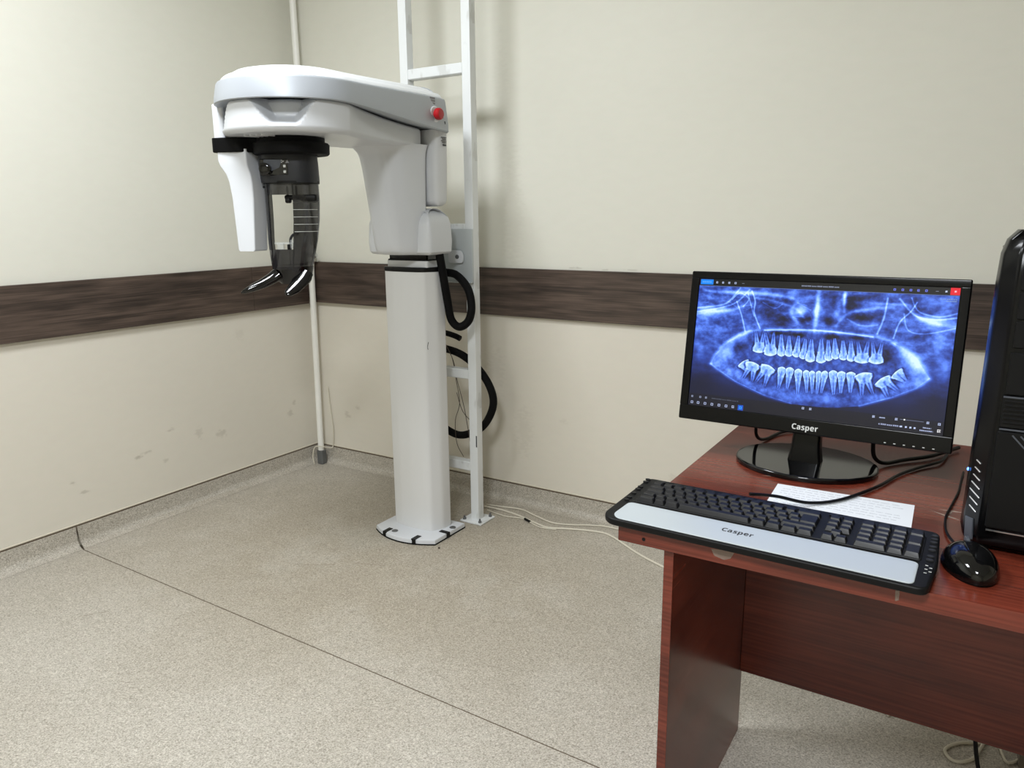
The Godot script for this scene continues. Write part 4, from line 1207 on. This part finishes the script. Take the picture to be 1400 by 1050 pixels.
func build_monitor() -> void:
	# 23.6 inch wide screen, tilted back ten degrees
	var t := thing("monitor", "black widescreen monitor on the desk showing a dental x-ray", "monitor", Vector3(2.693, DY, 1.085))
	var W := 0.559
	var H := 0.343
	var B := Transform3D(Basis(Vector3.RIGHT, deg_to_rad(-9.6)), Vector3(0.0, 0.252, 0.02))
	# local to the panel: centre of the front face, z out
	var so := rrect(W / 2, H / 2, 0.006, 3)
	var up := Transform3D(Basis(Vector3.RIGHT, PI / 2), Vector3.ZERO)   # prism y -> panel z
	var scr_w := 0.521
	var scr_h := 0.293
	var sy := 0.5 * (H - scr_h) - 0.0165       # screen centre above panel centre
	var fr := PackedVector3Array()
	var e := 0.018
	fr.append_array(box(Vector3(0, H / 2 - (H / 2 - sy - scr_h / 2) / 2, -0.008), Vector3(W, H / 2 - sy - scr_h / 2, 0.02), 0.003, 2))
	var bh := H / 2 + sy - scr_h / 2
	fr.append_array(box(Vector3(0, -H / 2 + bh / 2, -0.008), Vector3(W, bh, 0.02), 0.003, 2))
	for s in [-1, 1]:
		fr.append_array(box(Vector3(s * (scr_w / 2 + (W - scr_w) / 4), sy, -0.008), Vector3((W - scr_w) / 2, scr_h + 0.004, 0.02), 0.003, 2))
	var bez := part(t, "bezel", moved(fr, B), M.bezel)
	part(t, "back_shell", moved(moved(prism(so, 0.0, 0.042, 0.0, 0.018, 3), Transform3D(Basis(Vector3.RIGHT, -PI / 2), Vector3(0, 0, -0.012))), B), M.satin_black)
	var q := moved(box(Vector3(0, sy, -0.004), Vector3(scr_w + 0.002, scr_h + 0.002, 0.004)), B)
	var Bi := B.affine_inverse()
	var scr := part(t, "screen", q, screen_material(), "glowing blue panoramic dental x-ray picture", func(p: Vector3):
		var l: Vector3 = Bi * p
		return Vector2(l.x / scr_w + 0.5, 0.5 - (l.y - sy) / scr_h))
	text_part(bez, "logo_lettering", "Casper", 0.0165, M.pale_print, B * Transform3D(Basis(), Vector3(0.002, -H / 2 + bh * 0.45, 0.0022)), 600)
	for k in 6:
		part(bez, "button_mark", moved(box(Vector3(0.16 + k * 0.0175, -H / 2 + 0.006, 0.0022), Vector3(0.004, 0.0015, 0.0006)), B), M.pale_print)
	# neck and oval foot
	var nk := []
	for L in [[0.008, 0.036, 0.02, 0.008], [0.04, 0.031, 0.018, 0.004], [0.075, 0.029, 0.017, -0.002], [0.13, 0.034, 0.014, -0.012]]:
		var o = rrect(L[1], L[2], 0.008, 3)
		var ring = PackedVector3Array()
		for p in o:
			ring.append(Vector3(p.x, L[0], p.y + L[3] - 0.005))
		nk.append(ring)
	part(t, "neck", loft(nk), M.bezel)
	part(t, "foot", prism(ell(0.15, 0.125, 56), 0.0, 0.012, 0.002, 0.004, 3), M.gloss_black, "glossy black oval foot")
	# screen light
	var l := AreaLight3D.new()
	l.name = "screen_light"
	t.add_child(l)
	l.transform = B * Transform3D(Basis(Vector3.UP, PI), Vector3(0, sy, 0.004))
	l.area_size = Vector2(scr_w, scr_h)
	l.light_color = Color(0.3, 0.45, 1.0)
	l.light_energy = 0.003
	l.area_range = 8.0
	l.area_attenuation = 2.0
	l.shadow_enabled = true
	# leads at the back
	single("video_cable", tube(smooth_path([Vector3(2.822, 0.85, 1.04), Vector3(2.822, 0.8, 1.04), Vector3(2.826, 0.765, 1.03), Vector3(2.845, 0.748, 1.01), Vector3(2.88, 0.747, 0.96), Vector3(2.93, 0.748, 0.9), Vector3(2.98, 0.749, 0.8)], 8), 0.0045, 8), M.black, "black video cable hanging down behind the monitor foot", "cable")
	single("power_cable", tube(smooth_path([Vector3(2.567, 0.86, 1.02), Vector3(2.566, 0.82, 1.02), Vector3(2.562, 0.77, 1.0), Vector3(2.57, 0.746, 0.95), Vector3(2.6, 0.746, 0.85), Vector3(2.68, 0.746, 0.8)], 8), 0.004, 8), M.black, "black power lead hanging behind the monitor's left half", "cable")

func build_tower() -> void:
	var t := thing("computer_tower", "tall black computer tower case standing at the desk's right", "computer", Vector3(3.005, DY, 1.41))
	# local: x right 0..0.195, y up, z back negative
	var W := 0.195
	var H := 0.52
	part(t, "case_body", box(Vector3(W / 2 + 0.004, 0.015 + 0.235, -0.25), Vector3(W - 0.012, 0.47, 0.4), 0.003, 1), M.satin_black)
	# front bezel: section in x,z lofted up with leaning glossy cheeks
	var rings := []
	for L in [[0.012, 0.0, -0.01], [0.03, -0.004, 0.0], [0.12, -0.002, 0.004], [0.3, 0.001, 0.004], [0.44, 0.003, 0.0], [0.485, 0.005, -0.01], [0.507, 0.011, -0.024], [0.522, 0.024, -0.04]]:
		var o = fillet(PackedVector2Array([Vector2(L[1], -0.05), Vector2(L[1] + 0.004, -0.03), Vector2(L[1] + 0.026, L[2]), Vector2(W - L[1] - 0.026, L[2]), Vector2(W - L[1] - 0.004, -0.03), Vector2(W - L[1], -0.05), Vector2(W - L[1], -0.075), Vector2(L[1], -0.075)]), 0.004, 2)
		rings.append(ring_at(o, L[0]))
	part(t, "front_bezel", loft(rings), M.bezel)
	# matte front: bay covers, middle band with slats, lower panel
	part(t, "top_cap", moved(box(Vector3(W / 2 + 0.008, 0.492, -0.012), Vector3(0.13, 0.026, 0.016), 0.003, 1), Transform3D(Basis(), Vector3.ZERO)), M.satin_black)
	for k in 3:
		part(t, "bay_cover", box(Vector3(W / 2 + 0.006, 0.452 - k * 0.044, 0.001 + 0.001 * k), Vector3(0.135, 0.041, 0.008), 0.0015, 1), M.satin_black)
	part(t, "bay_cover", box(Vector3(W / 2 + 0.006, 0.303, 0.004), Vector3(0.138, 0.066, 0.008), 0.0015, 1), M.satin_black)
	part(t, "middle_band", box(Vector3(W / 2 + 0.006, 0.242, 0.006), Vector3(0.142, 0.05, 0.006), 0.0015, 1), M.black)
	for k in 6:
		part(t, "grille_slat", box(Vector3(0.06, 0.26 - k * 0.0068, 0.0095), Vector3(0.05, 0.0034, 0.003), 0.0008, 1), M.satin_black)
	part(t, "band_edge", box(Vector3(W / 2 + 0.006, 0.267, 0.0095), Vector3(0.142, 0.0025, 0.002)), M.panel_grey)
	part(t, "band_edge", box(Vector3(W / 2 + 0.006, 0.215, 0.0095), Vector3(0.142, 0.0025, 0.002)), M.panel_grey)
	part(t, "lower_panel", box(Vector3(W / 2 + 0.006, 0.13, 0.005), Vector3(0.146, 0.164, 0.008), 0.003, 1), M.satin_black)
	for k in 3:
		part(t, "slash_mark", moved(box(Vector3.ZERO, Vector3(0.0022, 0.026, 0.0012)), Transform3D(Basis(Vector3.BACK, 0.75), Vector3(0.06 + k * 0.011, 0.197, 0.0096))), M.panel_grey)
	part(t, "chrome_strip", box(Vector3(W / 2 + 0.01, 0.0445, 0.0075), Vector3(0.15, 0.002, 0.003)), M.chrome)
	# silver vent slots down the left cheek
	for k in 7:
		var y = 0.15 - k * 0.0135
		part(t, "vent_slot", moved(box(Vector3.ZERO, Vector3(0.003, 0.0026, 0.028 - absf(k - 4.0) * 0.004), 0.0008, 1), Transform3D(Basis(Vector3.UP, deg_to_rad(33)) * Basis(Vector3.RIGHT, 0.3), Vector3(0.0115, y, -0.0145))), M.chrome)
	part(t, "cheek_inlay", moved(box(Vector3.ZERO, Vector3(0.003, 0.036, 0.02), 0.0008, 1), Transform3D(Basis(Vector3.UP, deg_to_rad(33)) * Basis(Vector3.RIGHT, -0.1), Vector3(0.0095, 0.034, -0.0165))), M.panel_grey)
	part(t, "power_light", moved(lathe([Vector2(0.0028, -0.001), Vector2(0.0028, 0.001), Vector2(0.001, 0.002)], 10), Transform3D(Basis(Vector3.BACK, PI / 2), Vector3(-0.002, 0.128, -0.04))), M.led_blue, "small blue power light")
	for q in [[0.03, -0.03], [0.165, -0.03], [0.03, -0.42], [0.165, -0.42]]:
		part(t, "rubber_foot", moved(lathe([Vector2(0.012, 0), Vector2(0.014, 0.002), Vector2(0.014, 0.018)], 14), Transform3D(Basis(), Vector3(q[0], 0, q[1]))), M.rubber)
	# crumpled clear bag lying on top
	rng.seed = 5
	var rg := []
	for k in 7:
		var ring = PackedVector3Array()
		var r: float = [0.028, 0.036, 0.038, 0.034, 0.026, 0.014, 0.004][k]
		for i in 14:
			var a = TAU * i / 14
			var w = r * (0.7 + 0.5 * rng.randf())
			ring.append(Vector3(3.11 + w * cos(a) * 1.3, DY + 0.5225 + k * 0.0036 + (0.003 * rng.randf() if k > 0 else 0.0), 1.345 + w * sin(a) * 0.5))
		rg.append(ring)
	single("plastic_bag", loft(rg), M.clear, "small crumpled clear plastic bag on top of the computer tower", "bag")

func build_keyboard() -> void:
	var t := thing("keyboard", "black multimedia keyboard with a silver palm rest at the desk's edge", "keyboard", Vector3(2.712, DY, 1.518))
	t.rotation.y = deg_to_rad(-1.0)
	# tilted slab: rear raised on feet
	var K := Transform3D(Basis(Vector3.RIGHT, deg_to_rad(5.0)), Vector3(0, 0.0145, 0))
	var o := fillet(PackedVector2Array([Vector2(-0.256, -0.09), Vector2(0.262, -0.09), Vector2(0.268, 0.02), Vector2(0.262, 0.107), Vector2(-0.25, 0.107), Vector2(-0.268, 0.088)]), 0.016, 5)
	part(t, "body", moved(prism(o, -0.004, 0.009, 0.003, 0.004, 3), K), M.satin_black)
	part(t, "key_well", moved(prism(rrect(0.2405, 0.0435, 0.004, 2), 0.0, 0.0104, 0.0, 0.001, 1), K * Transform3D(Basis(), Vector3(0.004, 0, -0.0205))), M.key_well)
	var pr := fillet(PackedVector2Array([Vector2(-0.243, 0.03), Vector2(0.243, 0.03), Vector2(0.243, 0.101), Vector2(-0.236, 0.101), Vector2(-0.249, 0.088)]), 0.011, 5)
	var rest := part(t, "palm_rest", moved(prism(pr, 0.006, 0.0105, 0.0, 0.002, 2), K), M.alu, "brushed silver palm rest")
	text_part(rest, "logo_lettering", "Casper", 0.0165, M.dark_print, K * Transform3D(Basis(Vector3.RIGHT, -PI / 2), Vector3(-0.03, 0.0106, 0.06)), 600)
	for x in [-0.2, 0.2]:
		part(t, "rear_foot", box(Vector3(x, 0.0095, -0.078), Vector3(0.03, 0.019, 0.012), 0.002, 1), M.black)
		part(t, "front_pad", box(Vector3(x, 0.0012, 0.055), Vector3(0.03, 0.0024, 0.01)), M.rubber)
	# keys: one shared mesh per size
	var cache := {}
	var keyf := func(x: float, z: float, w: float, d: float):
		var id = "%.4f_%.4f" % [w, d]
		if not cache.has(id):
			var r0 = rrect(w / 2 - 0.0007, d / 2 - 0.0007, 0.0012, 1)
			var top = rrect(w / 2 - 0.0029, d / 2 - 0.0033, 0.0014, 1)
			var tz = PackedVector2Array()
			for p in top:
				tz.append(p + Vector2(0, -0.0017))
			cache[id] = mesh_of(loft([ring_at(r0, 0.0), ring_at(tz, 0.0066), ring_at(inset(tz, 0.0008), 0.0071)], false, true), 30.0)
		var k = part(t, "key", cache[id], M.key)
		k.transform = K * Transform3D(Basis(), Vector3(x, 0.0104, z))
	var x0 := -0.231
	var px := 0.0209
	var z0 := -0.0545
	var pz := 0.01665
	var rows := [[1, 1, 1, 1, 1, 1, 1, 1, 1, 1, 1, 1, 1, 2], [1.5, 1, 1, 1, 1, 1, 1, 1, 1, 1, 1, 1, 1], [1.75, 1, 1, 1, 1, 1, 1, 1, 1, 1, 1, 1, 1], [1.25, 1, 1, 1, 1, 1, 1, 1, 1, 1, 1, 1, 2.75], [1.5, 1, 1.25, 6.25, 1.25, 1.25, 1.25, 1.25]]
	for r in 5:
		var x = x0
		for w in rows[r]:
			var kw: float = w * px
			if x + kw <= x0 + 15.02 * px:
				keyf.call(x + kw / 2, z0 + r * pz, kw, pz)
			x += kw
	keyf.call(x0 + 14.25 * px, z0 + 1.5 * pz, 1.5 * px, 2 * pz)   # enter
	var nx := 0.0945
	for r in 3:
		for c in 2:
			keyf.call(nx + (c + 0.5) * px, z0 + r * pz, px, pz)
	keyf.call(nx + 1.0 * px, z0 + 3 * pz, px, pz)
	for c in 2:
		keyf.call(nx + (c + 0.5) * px, z0 + 4 * pz, px, pz)
	var mx := 0.145
	var mp := 0.0245
	for r in 4:
		for c in 3:
			keyf.call(mx + (c + 0.5) * mp, z0 + r * pz, mp, pz)
	keyf.call(mx + mp, z0 + 4 * pz, 2 * mp, pz)
	keyf.call(mx + 2.5 * mp, z0 + 4 * pz, mp, pz)
	keyf.call(mx + 3.5 * mp, z0, mp, pz)
	keyf.call(mx + 3.5 * mp, z0 + 1.5 * pz, mp, 2 * pz)
	keyf.call(mx + 3.5 * mp, z0 + 3.5 * pz, mp, 2 * pz)
	# oval function buttons along the rear, small ones down both sides
	var ov := mesh_of(prism(ell(0.0088, 0.005, 16), 0.0, 0.0042, 0.0, 0.0014, 2))
	for x in [-0.222, -0.188, -0.166, -0.144, -0.122, -0.092, -0.07, -0.048, -0.026, 0.002, 0.024, 0.046, 0.068, 0.1, 0.122, 0.156, 0.181, 0.206, 0.231]:
		part(t, "function_key", ov, M.key).transform = K * Transform3D(Basis(), Vector3(x, 0.0085, -0.0735))
	var sm := mesh_of(prism(ell(0.0055, 0.0033, 12), 0.0, 0.003, 0.0, 0.001, 2))
	for z in [-0.078, -0.066, -0.04, -0.028, -0.008, 0.012, 0.024]:
		part(t, "media_button", sm, M.key).transform = K * Transform3D(Basis(), Vector3(-0.2515, 0.0085, z))
	for z in [-0.07, -0.058, -0.046, -0.03, -0.018, 0.004, 0.016]:
		part(t, "media_button", sm, M.chin_grey).transform = K * Transform3D(Basis(), Vector3(0.256, 0.0085, z))
	for k in 5:
		part(t, "printed_mark", moved(box(Vector3(0.2535 + (k % 2) * 0.006, 0.0092, 0.034 + k * 0.006), Vector3(0.004, 0.0005, 0.0014)), K), M.pale_print)
	single("keyboard_cable", tube(smooth_path([Vector3(2.66, 0.775, 1.425), Vector3(2.7, 0.765, 1.385), Vector3(2.75, 0.747, 1.34), Vector3(2.8, 0.745, 1.285), Vector3(2.851, 0.745, 1.17), Vector3(2.88, 0.745, 1.07), Vector3(2.915, 0.745, 0.99), Vector3(2.95, 0.747, 0.93), Vector3(2.96, 0.747, 0.86)], 8), 0.0032, 8), M.black, "black keyboard cable crossing the paper sheet", "cable")

func build_small_things() -> void:
	# sheet of paper under the keyboard's rear edge
	var po := PackedVector2Array([Vector2(2.671, 1.242), Vector2(2.924, 1.233), Vector2(2.931, 1.43), Vector2(2.68, 1.44)])
	single("paper_sheet", sheet(po, DY, 0.0005), M.paper, "white printed paper sheet half under the keyboard", "paper", "", func(p: Vector3): return Vector2((p.x - 2.672) / 0.254, (p.z - 1.236) / 0.2))
	# mouse
	var t := thing("computer_mouse", "glossy black computer mouse right of the keyboard", "mouse", Vector3(3.022, DY, 1.492))
	t.rotation.y = deg_to_rad(14)
	var rings := []
	for k in 9:
		var a = PI / 2 * k / 8.0
		var o = PackedVector3Array()
		for i in 32:
			var b = TAU * i / 32
			var rx = 0.039 * (1.0 - 0.1 * sin(b))
			var s = pow(maxf(cos(a), 0.0), 0.72)
			o.append(Vector3(rx * cos(b) * s, 0.004 + 0.036 * sin(a) * (1.0 - 0.1 * sin(b) * s), 0.063 * sin(b) * s + 0.008 * sin(a)))
		rings.append(o)
	part(t, "shell", loft(rings), M.gloss_black)
	part(t, "base", prism(ell(0.035, 0.058, 28), 0.0, 0.005), M.black)
	part(t, "scroll_wheel", moved(lathe([Vector2(0.008, -0.003), Vector2(0.0095, -0.002), Vector2(0.0095, 0.002), Vector2(0.008, 0.003)], 16), Transform3D(Basis(Vector3.BACK, PI / 2), Vector3(0, 0.0335, -0.034))), M.panel_grey)
	single("mouse_cable", tube(smooth_path([Vector3(3.008, 0.75, 1.435), Vector3(2.995, 0.746, 1.4), Vector3(2.982, 0.7445, 1.35), Vector3(2.978, 0.7445, 1.28), Vector3(2.985, 0.7445, 1.2), Vector3(2.992, 0.7445, 1.12), Vector3(2.994, 0.7445, 1.05), Vector3(2.996, 0.7445, 0.98)], 8), 0.0022, 8), M.black, "thin black mouse cable along the computer tower's side", "cable")
	# under the desk: white cable loops, a black lead and a grey block on the floor
	single("cable_loop", tube(smooth_path([Vector3(3.16, 0.004, 0.7), Vector3(3.115, 0.004, 0.79), Vector3(3.06, 0.004, 0.825), Vector3(3.03, 0.004, 0.872), Vector3(3.05, 0.004, 0.905), Vector3(3.085, 0.004, 0.88), Vector3(3.105, 0.006, 0.82), Vector3(3.12, 0.012, 0.74)], 8), 0.004, 8), M.cable_white, "white cable loop on the floor under the desk", "cable")
	single("cable_loop", tube(smooth_path([Vector3(3.13, 0.004, 0.74), Vector3(3.145, 0.004, 0.8), Vector3(3.16, 0.004, 0.845), Vector3(3.19, 0.004, 0.8), Vector3(3.2, 0.004, 0.7)], 8), 0.0035, 8), M.cable_white, "white cable bend on the floor beside the grey block", "cable")
	single("floor_lead", tube(smooth_path([Vector3(3.08, 0.6, 0.98), Vector3(3.075, 0.3, 0.99), Vector3(3.085, 0.12, 1.0), Vector3(3.12, 0.03, 1.08), Vector3(3.16, 0.006, 1.2), Vector3(3.25, 0.006, 1.4)], 8), 0.0045, 8), M.black, "black lead hanging down below the desk's modesty panel", "cable")
	single("floor_block", box(Vector3(3.3, 0.05, 0.8), Vector3(0.24, 0.1, 0.1), 0.004, 1), M.grey_block, "dull grey block on the floor behind the desk", "block")
